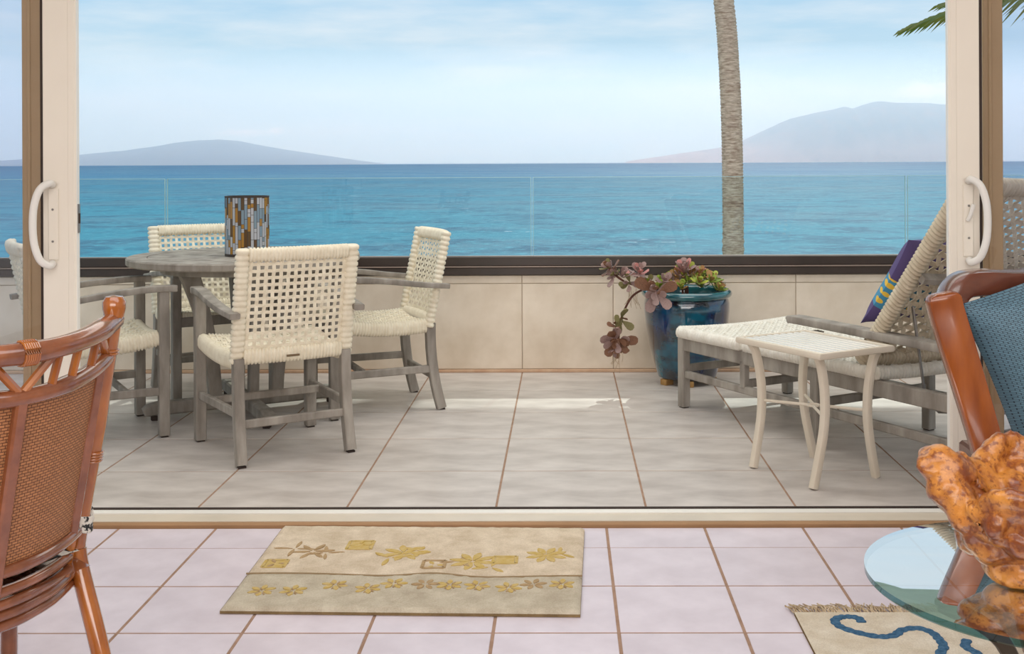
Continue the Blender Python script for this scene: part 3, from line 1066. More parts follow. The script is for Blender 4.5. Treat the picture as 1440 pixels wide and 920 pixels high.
def make_dining_chair():
    t = thing('dining_chair', '-', 'chair')
    # weathered wooden legs
    for s in (-1, 1):
        fleg = MB().bar((s * 0.252, 0.252, 0.008), (s * 0.252, 0.252, 0.652), 0.046, 0.046, up=(0, 1, 0)).build('leg', 'grey_wood', t)
        rleg = MB().sweep(bez((s * 0.232, -0.286, 0.008), (s * 0.229, -0.225, 0.22), (s * 0.229, -0.232, 0.43), 7), rrect(0.042, 0.046, 0.004), up=(0, 1, 0)).build('leg', 'grey_wood', t)
        MB().box((s * 0.252, 0.252, 0.004), (0.032, 0.032, 0.008)).build('foot_glide', 'dark_gasket', fleg)
        MB().box((s * 0.232, -0.286, 0.004), (0.030, 0.030, 0.008)).build('foot_glide', 'dark_gasket', rleg)
        a = smoothpath([(s * 0.252, 0.305, 0.662), (s * 0.262, 0.18, 0.664), (s * 0.278, 0.0, 0.650), (s * 0.276, -0.16, 0.628), (s * 0.264, -0.315, 0.612)], 4)
        MB().sweep(a, rrect(0.055, 0.030, 0.006, 3), scale=[1.0 - 0.012 * i for i in range(len(a))]).build('arm', 'grey_wood', t)
        MB().bar((s * 0.252, 0.235, 0.205), (s * 0.230, -0.245, 0.205), 0.022, 0.036).build('stretcher', 'grey_wood', t)
    MB().bar((-0.24, 0.10, 0.205), (0.24, 0.10, 0.205), 0.022, 0.032).build('stretcher', 'grey_wood', t)
    MB().bar((-0.226, -0.252, 0.165), (0.226, -0.252, 0.165), 0.022, 0.034).build('stretcher', 'grey_wood', t)
    MB().bar((-0.24, 0.252, 0.42), (0.24, 0.252, 0.42), 0.03, 0.05).build('seat_rail', 'grey_wood', t)
    # wound frame of the back
    w = MB()
    up = (0, 1, 0)
    for s in (-1, 1):
        w.wrap([back_pt(s, -0.06 + 1.12 * i / 8) for i in range(9)], 0.056, 0.040, 0.0245, up=up, amp=0.10)
    w.wrap([back_pt(-0.9 + 1.8 * i / 8, 1.0) for i in range(9)], 0.056, 0.040, 0.0145, up=(0, 1, 0.2))
    w.wrap([back_pt(-0.9 + 1.8 * i / 8, 0.0) for i in range(9)], 0.062, 0.040, 0.0145, up=(0, 1, 0.2))
    w.build('back_wrapping', 'strap', t, kind='stuff', ang=70)
    b = MB()
    weave(b, back_pt, 14, 13, 0.0145, 0.0130, 0.0038, 0.003, -0.92, 0.92, 0.06, 0.94)
    b.build('back_weave', 'strap', t, kind='stuff', smooth=False)
    w = MB()
    for s in (-1, 1):
        w.wrap([seat_pt(s, i / 8, -0.028) for i in range(9)], 0.044, 0.066, 0.0145)
    w.wrap([seat_pt(-0.92 + 1.84 * i / 8, 1.0, -0.026) for i in range(9)], 0.044, 0.062, 0.0145)
    w.build('seat_wrapping', 'strap', t, kind='stuff', ang=70)
    b = MB()
    weave(b, seat_pt, 14, 13, 0.0245, 0.0225, 0.0065, 0.004, -0.95, 0.95, 0.02, 0.98, dbl=1)
    b.build('seat_weave', 'strap', t, kind='stuff', smooth=False)
    pl = back_pt(-0.05, 0.0)
    MB().box(pl + Vector((0, -0.022, -0.005)), (0.055, 0.004, 0.009), 0.001).build('maker_plate', 'plate', t)
    return t
chairs = [((-1.255, 4.92), 32.7, 'cream woven dining chair in front of the round table, its back to the room'),
          ((-0.965, 5.73), 114.0, 'cream woven dining chair at the right side of the round table, turned to the left'),
          ((-1.88, 6.07), 212.7, 'cream woven dining chair behind the round table, against the low wall'),
          ((-2.14, 5.16), -58.0, 'cream woven dining chair left of the round table, half hidden by the left door')]
c0 = make_dining_chair()
for i, ((x, y), a, lb) in enumerate(chairs):
    c = c0 if i == 0 else copy_tree(c0)
    c.location = (x, y, 0)
    c.rotation_euler = (0, 0, R(a))
    tag(c, lb, 'chair', 'woven dining chairs around the patio table')

# ================================================================== ROUND TABLE
TC = Vector((-1.575, 5.62, 0))
TH = 0.772
tb = thing('round_table', 'round weathered grey wood patio table ringed by woven chairs', 'table', TC)
rim = MB()
prof = [(0.462, TH - 0.036), (0.552, TH - 0.036), (0.558, TH - 0.030), (0.558, TH - 0.006), (0.552, TH), (0.462, TH), (0.462, TH - 0.036)]
n = 64
vs, fs = [], []
for r, z in prof[:-1]:
    for i in range(n):
        a = 2 * PI * i / n
        vs.append((r * math.cos(a), r * math.sin(a), z))
m_ = len(prof) - 1
for k in range(m_):
    for i in range(n):
        j = (i + 1) % n
        q = (k + 1) % m_
        fs.append((k * n + i, k * n + j, q * n + j, q * n + i))
rim.add(vs, fs).build('table_rim', 'grey_wood', tb)
RI = 0.458
npl = 8
for k in range(npl):
    a, b = -RI + 2 * RI * k / npl + 0.0015, -RI + 2 * RI * (k + 1) / npl - 0.0015
    xs = [a + (b - a) * i / 6 for i in range(7)]
    top = [(x, math.sqrt(max(0, RI * RI - x * x))) for x in xs]
    poly = top + [(x, -y) for x, y in reversed(top)]
    nn = len(poly)
    vs = [(x, y, TH - 0.026) for x, y in poly] + [(x, y, TH - 0.001) for x, y in poly]
    fs = [tuple(range(nn - 1, -1, -1)), tuple(range(nn, 2 * nn))] + [(i, (i + 1) % nn, nn + (i + 1) % nn, nn + i) for i in range(nn)]
    pm = MB().add(vs, fs)
    rz = Matrix.Rotation(R(60), 3, 'Z')
    pm.v = [tuple(rz @ Vector(v)) for v in pm.v]
    pm.build('plank', 'grey_wood', tb, smooth=False)
MB().lathe([(0.05, TH - 0.075), (0.40, TH - 0.075), (0.40, TH - 0.038), (0.05, TH - 0.038)], 40).build('table_apron', 'grey_wood', tb)
fd = [Vector((-0.87, -0.49, 0)), Vector((0.87, 0.49, 0)), Vector((0.47, -0.88, 0)), Vector((-0.47, 0.88, 0))]
for d in fd:
    d.normalize()
    p = [d * 0.02 + Vector((0, 0, 0.055)), d * 0.42 + Vector((0, 0, 0.055)), d * 0.465 + Vector((0, 0, 0.050)), d * 0.485 + Vector((0, 0, 0.042))]
    ft = MB().sweep(p, rrect(0.06, 0.062, 0.008), scale=[1, 1, (1, 0.85), (0.9, 0.55)]).build('foot', 'grey_wood', tb)
    MB().box(d * 0.43 + Vector((0, 0, 0.012)), (0.035, 0.035, 0.024), 0.003).build('foot_glide', 'dark_gasket', ft)
    lg = bez(d * 0.150 + Vector((0, 0, 0.08)), d * 0.165 + Vector((0, 0, 0.42)), d * 0.285 + Vector((0, 0, TH - 0.05)), 9)
    side = d.cross(Vector((0, 0, 1)))
    MB().sweep(lg, rrect(0.045, 0.075, 0.006), up=d, scale=[(1, 0.85 + 0.45 * (i / 9) ** 2) for i in range(10)]).build('leg', 'grey_wood', tb)

# hurricane lamp of glass mosaic
lp = at(347.5, 300, 5.55)
la = thing('mosaic_lantern', 'cylindrical amber and white glass mosaic lantern on the round patio table', 'lantern', (lp.x, lp.y, TH))
LR, LH = 0.104, 0.292
MB().lathe([(0.0, 0.0), (LR + 0.002, 0.0), (LR + 0.002, 0.012), (0.0, 0.012)], 40).build('base', 'lead', la)
MB().lathe([(LR - 0.006, LH - 0.006), (LR + 0.002, LH - 0.006), (LR + 0.002, LH), (LR - 0.006, LH), (LR - 0.0061, LH - 0.0061)], 40).build('top_ring', 'lead', la)
tl, gr = MB(), MB()
ncol = 44
rnd = random.Random(5)
for c in range(ncol):
    z = 0.012
    a0, a1 = 2 * PI * c / ncol + 0.012, 2 * PI * (c + 1) / ncol - 0.012
    z += 0.0
    while z < LH - 0.010:
        h = rnd.choice((0.02, 0.035, 0.05, 0.07, 0.085))
        z2 = min(z + h, LH - 0.007)
        if z2 - z < 0.006:
            break
        q = rnd.random()
        mi = 0 if q < 0.42 else 1 if q < 0.60 else 2 if q < 0.84 else 3
        vs = []
        for rr in (LR - 0.003, LR + 0.0015):
            for a in (a0, a1):
                for zz in (z + 0.001, z2 - 0.001):
                    vs.append((rr * math.cos(a), rr * math.sin(a), zz))
        tl.add(vs, [(0, 1, 3, 2), (4, 6, 7, 5), (0, 4, 5, 1), (2, 3, 7, 6), (0, 2, 6, 4), (1, 5, 7, 3)], mi)
        gr.add([((LR) * math.cos(a), (LR) * math.sin(a), zz) for a in (a0 - 0.012, a1 + 0.012) for zz in (z2 - 0.0015, z2 + 0.0015)], [(0, 2, 3, 1)])
        z = z2
    a = 2 * PI * c / ncol
    gr.box((LR * math.cos(a), LR * math.sin(a), LH / 2), (0.0028, 0.0026, LH - 0.01), rot=Matrix.Rotation(a, 3, 'Z'))
tl.build('glass_tiles', ['shard_white', 'shard_blue', 'shard_amber', 'shard_brown'], la, smooth=False, kind='stuff')
gr.build('grout_lines', 'lead', la, smooth=False, kind='stuff')

# ================================================================== PLANTER
PC = Vector((at(966, 470, 6.30).x, 6.31, 0.032))
po = thing('planter_pot', 'tall blue and brown glazed ceramic pot by the patio wall', 'pot', PC)
PH = 0.485
prof = [(0.0, 0.0), (0.150, 0.0), (0.160, 0.006), (0.182, 0.08), (0.208, 0.18), (0.228, 0.29), (0.236, 0.37), (0.236, 0.41), (0.230, 0.432), (0.226, 0.440)]
MB().lathe(prof + [(0.205, 0.44), (0.205, 0.38)], 56).build('pot_body', 'glaze', po)
MB().lathe([(0.224, 0.440), (0.238, 0.443), (0.247, 0.452), (0.250, 0.464), (0.246, 0.477), (0.236, 0.484), (0.222, 0.483), (0.212, 0.474), (0.206, 0.455), (0.205, 0.42), (0.2235, 0.4395)], 56).build('pot_rim', 'glaze_rim', po)
MB().lathe([(0.0, 0.425), (0.203, 0.42), (0.203, 0.40), (0.0, 0.40)], 32).build('soil', 'soil', po)
for i, (a, lb) in enumerate(((-150, 'small wooden block under the left side of the blue pot'), (-92, 'small wooden block under the front of the blue pot, beside the chaise leg'), (-15, 'small wooden block under the right side of the blue pot, behind the chaise'))):
    d = Vector((math.cos(R(a)), math.sin(R(a)), 0)) * 0.135
    b = MB().box((0, 0, 0.016), (0.06, 0.045, 0.032), 0.003).build('wooden_block', 'block_wood')
    b.location = (PC.x + d.x, PC.y + d.y, 0)
    b.rotation_euler = (0, 0, R(a + 8))
    tag(b, lb, 'block', 'wooden blocks under the pot')

def leaf_mesh(mat, w=0.36, cup=0.12, nm='leaf'):
    prof = [(0.0, 0.05), (0.18, 0.10), (0.42, 0.24), (0.66, 0.34), (0.86, 0.30), (0.97, 0.14)]
    m = MB()
    vs = []
    for t, ww in prof:
        x = ww * w / 0.36
        z = cup * t * t
        vs += [(-x, t, z + 0.25 * x), (0, t, z + 0.045), (x, t, z + 0.25 * x), (0, t, z - 0.05)]
    fs = []
    for i in range(len(prof) - 1):
        for j in range(4):
            l = (j + 1) % 4
            fs.append((i * 4 + j, (i + 1) * 4 + j, (i + 1) * 4 + l, i * 4 + l))
    fs.append((3, 2, 1, 0))
    k = (len(prof) - 1) * 4
    fs.append((k, k + 3, k + 2, k + 1))
    fs = [tuple(reversed(f)) for f in fs]
    return m.add(vs, fs).mesh(nm, mat, ang=60)
LEAF = {k: leaf_mesh(k, 0.27, 0.2) for k in ('leaf_mauve', 'leaf_pink', 'leaf_brown', 'leaf_green', 'leaf_lime', 'leaf_rust', 'leaf_olive')}
def rosette(root, c, axis, n, length, mats, rnd, spread=(0.2, 1.25), jit=0.0):
    axis = Vector(axis).normalized()
    q = Vector((0, 0, 1)).rotation_difference(axis).to_matrix().to_4x4()
    base = root.location
    for i in range(n):
        f = i / max(1, n - 1)
        az = i * 2.39996 + rnd.uniform(-0.3, 0.3)
        tilt = spread[0] + (spread[1] - spread[0]) * f + rnd.uniform(-0.15, 0.15)
        L = length * (0.65 + 0.45 * f) * rnd.uniform(0.85, 1.15)
        off = Vector((rnd.uniform(-jit, jit), rnd.uniform(-jit, jit), rnd.uniform(-jit, jit)))
        m4 = Matrix.Translation(Vector(c) + off - base) @ q @ Matrix.Rotation(az, 4, 'Z') @ Matrix.Rotation(PI / 2 - tilt, 4, 'X') @ Matrix.Scale(L, 4)
        place(LEAF[rnd.choice(mats)], 'leaf', root, None, m4)
rnd = random.Random(21)
tr = thing('trailing_succulent', 'mauve leaved succulent trailing over the left rim of the blue pot', 'plant', (PC.x - 0.12, PC.y - 0.05, PC.z + 0.425))
Yp = 6.14
def stem(root, pts, r, mat='stem_brown', nm='stem'):
    MB().tube(smoothpath(pts, 5), r, 7).build(nm, mat, root, world=True)
soilp = Vector((PC.x - 0.12, PC.y - 0.05, PC.z + 0.42))
rimp = at(922, 403, 6.16)
j1 = at(905, 404, 6.12)
stem(tr, [soilp, rimp, j1, at(893, 401, 6.10), at(878, 396, 6.09), at(862, 384, 6.08), at(853, 372, 6.08)], 0.006)
stem(tr, [at(905, 404, 6.12), at(898, 396, 6.10), at(895, 385, 6.1)], 0.005)
stem(tr, [rimp, at(905, 407, 6.10), at(890, 416, 6.05), at(880, 432, 6.04), at(872, 455, 6.04), at(869, 490, 6.04)], 0.006)
stem(tr, [rimp, at(920, 408, 6.10), at(920, 420, 6.05)], 0.006)
for (px, py, Y, ax, n, L, ms, sp) in (
        (866, 388, 6.08, (-0.6, -0.5, 0.5), 8, 0.055, ('leaf_mauve', 'leaf_olive'), (0.5, 1.5)),
        (858, 378, 6.08, (-0.5, -0.4, 0.8), 8, 0.056, ('leaf_mauve', 'leaf_brown', 'leaf_olive'), (0.3, 1.5)),
        (876, 388, 6.08, (0.2, -0.5, 0.9), 6, 0.055, ('leaf_mauve',), (0.2, 1.0)),
        (898, 384, 6.10, (-0.1, -0.6, 0.7), 9, 0.062, ('leaf_mauve', 'leaf_pink', 'leaf_mauve'), (0.2, 1.5)),
        (884, 398, 6.08, (-0.4, -0.8, 0.2), 6, 0.05, ('leaf_olive', 'leaf_mauve'), (0.5, 1.5)),
        (910, 398, 6.09, (0, -0.7, 0.5), 8, 0.05, ('leaf_olive', 'leaf_mauve', 'leaf_lime'), (0.4, 1.6)),
        (922, 412, 6.03, (0.1, -1.0, -0.1), 9, 0.088, ('leaf_mauve', 'leaf_mauve', 'leaf_brown'), (0.9, 1.55)),
        (934, 396, 6.08, (0.2, -0.7, 0.5), 6, 0.055, ('leaf_mauve',), (0.3, 1.3)),
        (874, 448, 6.03, (0.4, -0.8, -0.3), 4, 0.07, ('leaf_brown', 'leaf_olive'), (0.6, 1.5)),
        (868, 478, 6.03, (0.0, -0.9, -0.3), 12, 0.078, ('leaf_brown', 'leaf_mauve', 'leaf_brown'), (0.7, 1.7)),
        (869, 488, 6.03, (0.1, -0.7, -0.8), 7, 0.055, ('leaf_brown', 'leaf_mauve'), (0.6, 1.6)),
        (866, 460, 6.03, (-0.4, -0.7, 0.6), 5, 0.045, ('leaf_brown', 'leaf_olive'), (0.3, 1.3))):
    rosette(tr, at(px, py, Y), ax, int(n * 1.35), L * 1.18, ms, rnd, sp, 0.010)
rt = MB()
for i in range(16):
    s = at(rnd.uniform(880, 900), rnd.uniform(402, 412), 6.09) if i < 9 else at(rnd.uniform(862, 875), rnd.uniform(486, 496), 6.03)
    rt.tube(smoothpath([s, s + Vector((rnd.uniform(-.015, .015), 0, -0.04)), s + Vector((rnd.uniform(-.03, .03), 0, -rnd.uniform(.06, .12)))], 3), 0.0011, 4)
rt.build('aerial_roots', 'root_tan', tr, world=True, kind='stuff')

gs = thing('green_succulent', 'low green and rust succulent clump filling the blue pot', 'plant', (PC.x + 0.03, PC.y, PC.z + 0.425))
for k in range(30):
    a, rr = k * 2.4, 0.185 * math.sqrt((k + 0.5) / 30)
    c = Vector((PC.x + 0.015 + rr * math.cos(a), PC.y + rr * math.sin(a) * 0.95, PC.z + 0.462 + 0.10 * (1 - (rr / 0.19) ** 2) + rnd.uniform(-0.01, 0.02)))
    c.z += 0.022 * max(0.0, -math.sin(a))
    rosette(gs, c, (0.3 * math.cos(a), 0.3 * math.sin(a) - 0.3, 1), 9, 0.056, ('leaf_green', 'leaf_lime', 'leaf_rust', 'leaf_green') if k % 3 else ('leaf_rust', 'leaf_green', 'leaf_olive'), rnd, (0.2, 1.4), 0.006)
stem(gs, [Vector((PC.x, PC.y, PC.z + 0.42)), Vector((PC.x, PC.y, PC.z + 0.5))], 0.012)
mr = thing('pink_succulent', 'upright pink mauve succulent rising behind the green clump in the pot', 'plant', (PC.x - 0.02, PC.y, PC.z + 0.42))
stem(mr, [Vector((PC.x - 0.02, PC.y, PC.z + 0.42)), at(960, 395, 6.27), at(962, 380, 6.25)], 0.007)
for (px, py, n, L, ms) in ((961, 383, 13, 0.062, ('leaf_mauve', 'leaf_pink', 'leaf_mauve')), (955, 392, 9, 0.05, ('leaf_mauve', 'leaf_rust')), (972, 388, 8, 0.05, ('leaf_mauve', 'leaf_rust')), (984, 386, 6, 0.042, ('leaf_pink', 'leaf_rust')), (944, 396, 6, 0.045, ('leaf_mauve',))):
    rosette(mr, at(px, py, 6.22), (0, -0.35, 0.9), n + 3, L * 1.25, ms, rnd, (0.1, 1.2), 0.008)

# ================================================================== CHAISE
CH0 = on_floor(962, 573)
ch = thing('chaise_lounge', 'grey wood chaise lounge with woven seat and raised woven back beside the blue pot', 'lounge chair', (CH0.x, CH0.y, 0), R(-59.8))
W = 0.67
for s, top in ((0.0, 0.352), (0.95, 0.50), (1.74, 0.50)):
    for w in (0.0, W):
        cl = MB().bar((s, w, 0.006), (s, w, top), 0.046, 0.046, up=(0, 1, 0)).build('leg', 'grey_wood', ch)
        MB().box((s, w, 0.003), (0.034, 0.034, 0.006)).build('foot_glide', 'dark_gasket', cl)
for w in (0.0, W):
    MB().bar((-0.02, w, 0.318), (1.78, w, 0.318), 0.034, 0.066).build('side_rail', 'grey_wood', ch)
    MB().bar((0.0, w, 0.168), (1.76, w, 0.168), 0.026, 0.036).build('stretcher', 'grey_wood', ch)
    MB().bar((0.47, w, 0.18), (0.47, w, 0.30), 0.034, 0.034, up=(0, 1, 0)).build('post', 'grey_wood', ch)
    MB().sweep(smoothpath([(0.80, w, 0.532), (0.86, w, 0.535), (1.3, w, 0.528), (1.80, w, 0.52)], 4), rrect(0.075, 0.032, 0.006, 3)).build('arm', 'grey_wood', ch)
for s, z in ((0.0, 0.195), (0.47, 0.195), (0.95, 0.195), (1.74, 0.195)):
    MB().bar((s, 0.0, z), (s, W, z), 0.026, 0.036).build('stretcher', 'grey_wood', ch)
MB().bar((0.0, 0.0, 0.318), (0.0, W, 0.318), 0.034, 0.066).build('end_rail', 'grey_wood', ch)
MB().bar((1.76, 0.0, 0.318), (1.76, W, 0.318), 0.034, 0.066).build('end_rail', 'grey_wood', ch)
def wrap_panel(s0, s1, mat):
    def fn(u, v, off=0.0):
        sag = 0.012 * (1 - (2 * v - 1) ** 2)
        return Vector((s0 + (s1 - s0) * u, -0.02 + (W + 0.04) * v, 0.392 - sag + off))
    m = MB()
    for v in (0, 1):
        m.wrap([fn(i / 8, v, -0.017) for i in range(9)], 0.046, 0.050, 0.0175, amp=0.15)
    m.wrap([fn(0, i / 8, -0.014) for i in range(9)], 0.046, 0.050, 0.0175, amp=0.15)
    m.wrap([fn(1, i / 8, -0.014) for i in range(9)], 0.046, 0.050, 0.0175, amp=0.15)
    m.build('seat_wrapping', mat, ch, kind='stuff', ang=70)
    b = MB()
    nu = int((s1 - s0) / 0.038)
    weave(b, fn, nu, 18, 0.028, 0.027, 0.008, 0.005, 0.02, 0.98, 0.02, 0.98, dbl=1)
    b.build('seat_weave', mat, ch, kind='stuff', smooth=False)
wrap_panel(-0.01, 0.46, 'white_strap')
wrap_panel(0.50, 1.30, 'white_strap')
B0, B1 = Vector((1.22, 0, 0.425)), Vector((1.735, 0, 1.135))
def bp(u, v, off=0.0):
    """u across, v up the back, off towards the sitter"""
    p = B0.lerp(B1, v)
    nrm = Vector((-(B1.z - B0.z), 0, B1.x - B0.x)).normalized()
    p = p + nrm * (off - 0.03 * math.sin(PI * u))
    return Vector((p.x, W * u, p.z))
m = MB()
for u in (0, 1):
    m.wrap([bp(u, -0.02 + 1.04 * i / 6) for i in range(7)], 0.050, 0.062, 0.0175, amp=0.14, up=(-1, 0, 0.7))
m.wrap([bp(i / 8, 1.0) for i in range(9)], 0.062, 0.05, 0.0175, amp=0.14, up=(-1, 0, 0.7))
m.wrap([bp(i / 8, 0.0) for i in range(9)], 0.062, 0.05, 0.0175, amp=0.14, up=(-1, 0, 0.7))
m.build('back_wrapping', 'taupe_strap', ch, kind='stuff', ang=70)
m = MB()
weave(m, bp, 17, 20, 0.021, 0.022, 0.010, 0.004, 0.04, 0.96, 0.03, 0.97)
m.build('back_weave', 'taupe_strap', ch, kind='stuff', smooth=False)
MB().sweep([bp(i / 6, 0.52, -0.04) for i in range(7)], rrect(0.03, 0.04, 0.004), up=(-1, 0, 0.7)).build('back_crossbar', 'grey_wood', ch)
rod = MB()
pA = bp(0.06, 0.36, -0.04)
rod.tube([pA, Vector((1.50, 0.045, 0.30)), Vector((1.56, 0.05, 0.265)), Vector((1.60, 0.10, 0.265)), Vector((1.60, W - 0.1, 0.265)), Vector((1.50, W - 0.05, 0.30)), bp(0.94, 0.36, -0.04)], 0.006, 8)
rod.build('support_rod', 'steel', ch)
# cushion on it
def pillow(m, fn_c, ax, ay, an, hx, hy, th, nu=18, nv=18, pinch=0.09):
    """square stuffed pillow with pulled-out corners"""
    o0 = len(m.v)
    for sg in (1, -1):
        def fn(u, v):
            a, b = 2 * u - 1, 2 * v - 1
            e = (1 - a ** 4) * (1 - b ** 4)
            t = th * (max(0, e) ** 0.5)
            sx = 1 - pinch * (1 - b * b) * abs(a) ** 2
            sy = 1 - pinch * (1 - a * a) * abs(b) ** 2
            return fn_c + ax * (a * hx * sx) + ay * (b * hy * sy) + an * (sg * t)
        m.grid(fn if sg > 0 else (lambda u, v, f=fn: f(u, v)), nu, nv, uv=True)
        if sg < 0:
            k = nu * nv
            m.f[-k:] = [tuple(reversed(q)) for q in m.f[-k:]]
    return m
cp = thing('purple_cushion', 'purple cushion with turquoise panel and yellow flowers on the chaise', 'cushion', (CH0.x, CH0.y, 0), R(-59.8))
dv = (B1 - B0).normalized()
nv_ = Vector((-dv.z, 0, dv.x))
ce = B0 + dv * 0.30 + nv_ * 0.115 + Vector((0, 0.29, 0.0))
cb = pillow(MB(), ce, Vector((0, 1, 0)), dv, nv_, 0.26, 0.22, 0.062)
cp.location = ch.location
o = cb.build('cushion_cover', 'purple', cp)

# ================================================================== SIDE TABLE
ST = (on_floor(1062, 659) + on_floor(1146, 689) + on_floor(1229, 672) + on_floor(1142.6, 642)) / 4
sd = thing('side_table', 'small sand coloured metal side table with slatted top beside the chaise', 'table', (ST.x, ST.y, 0), R(-59.8))
TZ = 0.517
HX, HY = 0.245, 0.188
fr = MB()
fr.sweep([(-HX + 0.01, -HY + 0.01, TZ - 0.013), (HX - 0.01, -HY + 0.01, TZ - 0.013), (HX - 0.01, HY - 0.01, TZ - 0.013), (-HX + 0.01, HY - 0.01, TZ - 0.013)], rrect(0.028, 0.026, 0.009, 3), closed=True)
fr.build('top_frame', 'sand_metal', sd)
ns = 9
for k in range(ns):
    y = -HY + 0.026 + (2 * HY - 0.052) * (k + 0.5) / ns
    MB().box((0, y, TZ - 0.008), (2 * HX - 0.04, (2 * HY - 0.052) / ns - 0.014, 0.010), 0.003).build('slat', 'slat_sheen', sd)
for sx in (-1, 1):
    for sy in (-1, 1):
        p = smoothpath([(sx * 0.172, sy * 0.160, 0.003), (sx * 0.174, sy * 0.138, 0.09), (sx * 0.178, sy * 0.112, 0.22), (sx * 0.182, sy * 0.110, 0.34), (sx * 0.186, sy * 0.130, 0.45), (sx * 0.190, sy * 0.152, TZ - 0.022)], 4)
        MB().sweep(p, rrect(0.032, 0.030, 0.009, 3), up=(0, 1, 0)).build('leg', 'sand_metal', sd)
rg = MB()
rg.sweep([(0.022 * math.cos(2 * PI * i / 16), 0.022 * math.sin(2 * PI * i / 16), 0.265) for i in range(16)], circ(0.005, 6), closed=True)
for sx in (-1, 1):
    for sy in (-1, 1):
        rg.tube([(sx * 0.016, sy * 0.014, 0.265), (sx * 0.175, sy * 0.112, 0.265)], 0.006, 8)
rg.build('cross_rods', 'sand_metal', sd)

# ================================================================== RATTAN CHAIR
RO = Vector((-1.1725, 2.195, 0))
rc = thing('rattan_chair', 'brown rattan chair with curved cane back in the left foreground', 'chair', RO, R(55.2))
def arc(x, z, off=0.0):
    q = 1 - (x / 0.25) ** 2
    return Vector((x, -0.12 * q - 0.13 * (z - 0.42) / 0.5 + off, z))
def arcpath(z0, z1, xa, xb, n=14, off=0.0):
    out = []
    for i in range(n + 1):
        x = xa + (xb - xa) * i / n
        z = z0 + (z1 - z0) * (x / 0.25) ** 2
        out.append(arc(x, z, off))
    return out
rr_ = random.Random(2)
def bamboo(path, r, nodes=(0.3, 0.7)):
    n = len(path)
    sc = []
    for i in range(n):
        q = i / (n - 1)
        sc.append(1 + 0.03 * math.sin(9 * q) + sum(0.10 * math.exp(-((q - t) * n / 1.2) ** 2) for t in nodes))
    return MB().tube(path, r, 12, scale=sc)
for s in (-1, 1):
    pth = smoothpath([(s * 0.262, -0.125, 0.0), (s * 0.256, -0.07, 0.2), (s * 0.25, 0.0, 0.38), (s * 0.25, 0.0, 0.44), arc(s * 0.25, 0.62), arc(s * 0.25, 0.80), arc(s * 0.25, 0.915), arc(s * 0.25, 0.936)], 6)
    rp_ = bamboo(pth, 0.0185, (0.33, 0.62)).build('rear_post', 'rattan', rc)
    kn = MB()
    for k in range(5):
        pass
    c = arc(s * 0.25, 0.925)
    kn.lathe([(0.0, -0.02), (0.019, -0.018), (0.023, 0.0), (0.023, 0.014), (0.017, 0.024), (0.0, 0.027)], 14, c)
    kn.build('finial', 'rattan', rp_)
    bd = MB()
    for zz in (0.60, 0.606, 0.612, 0.618, 0.83, 0.836):
        cc = arc(s * 0.25, zz)
        bd.sweep([cc + Vector((0.021 * math.cos(2 * PI * i / 14), 0.021 * math.sin(2 * PI * i / 14), 0)) for i in range(14)], circ(0.0028, 5), closed=True)
    bd.build('binding', 'rattan', rp_)
    fl_ = smoothpath([(s * 0.33, 0.42, 0.0), (s * 0.32, 0.40, 0.2), (s * 0.31, 0.385, 0.40)], 5)
    bamboo(fl_, 0.0185, (0.5,)).build('front_leg', 'rattan_dark', rc)
    for z in (0.383, 0.345):
        MB().tube([(s * 0.25, 0.0, z), (s * 0.31, 0.385, z)], 0.0105, 8).build('side_pole', 'rattan_dark', rc)
bamboo(arcpath(0.878, 0.898, -0.262, 0.262, 24), 0.0205, (0.35, 0.5, 0.86)).build('crest_rail', 'rattan_dark', rc)
crest = bpy.data.objects['crest_rail']
bamboo(arcpath(0.795, 0.824, -0.245, 0.245, 24), 0.0165, (0.4, 0.72)).build('second_rail', 'rattan_dark', rc)
bamboo(arcpath(0.452, 0.456, -0.225, 0.225, 20), 0.012, (0.6,)).build('lower_rail', 'rattan_dark', rc)
for z, xr in ((0.385, 0.252), (0.362, 0.254), (0.339, 0.256)):
    bamboo(arcpath(z, z, -xr, xr, 20), 0.0112, (0.62, 0.8)).build('seat_pole', 'rattan_dark', rc)
bamboo(arcpath(0.412, 0.412, -0.2, 0.2, 18), 0.0105, (0.5,)).build('seat_pole', 'rattan_dark', rc)
for x in (0.185, 0.125, 0.075, -0.075, -0.125, -0.185):
    dx = 0.012 if x > 0 else -0.012
    MB().tube([arc(x - dx, 0.80 + 0.02 * (x / .25) ** 2), arc(x, 0.885 + 0.015 * (x / .25) ** 2)], 0.0085, 8).build('spindle', 'rattan', rc)
for s in (-1, 1):
    MB().tube([arc(s * 0.0, 0.80), arc(s * 0.072, 0.88)], 0.0085, 8).build('spindle', 'rattan', rc)
    MB().tube([arc(s * 0.196, 0.885), arc(s * 0.244, 0.825)], 0.009, 8).build('spindle', 'rattan', rc)
    MB().sweep([arc(s * 0.205, 0.455), arc(s * 0.212, 0.63), arc(s * 0.216, 0.81)], rrect(0.022, 0.016, 0.004), up=(0, 1, 0)).build('back_stile', 'rattan_dark', rc)
    MB().tube([arc(s * 0.20, 0.37), arc(s * 0.208, 0.456)], 0.010, 8).build('short_upright', 'rattan', rc)
MB().sweep([arc(0.0, 0.40, -0.004), arc(0.0, 0.6, -0.004), arc(0.0, 0.80, -0.004)], rrect(0.024, 0.018, 0.004), up=(0, 1, 0)).build('back_stile', 'rattan_dark', rc)
for xa, xb in ((0.008, 0.206), (-0.206, -0.008)):
    pn = MB()
    for off, flip in ((0.002, True), (0.006, False)):
        k0 = len(pn.f)
        pn.grid(lambda u, v, o_=off: arc(xa + (xb - xa) * u, 0.455 + 0.35 * v, o_), 14, 8, uv=True)
        if flip:
            pass
    pn.build('cane_panel', 'cane', rc)
bd = MB()
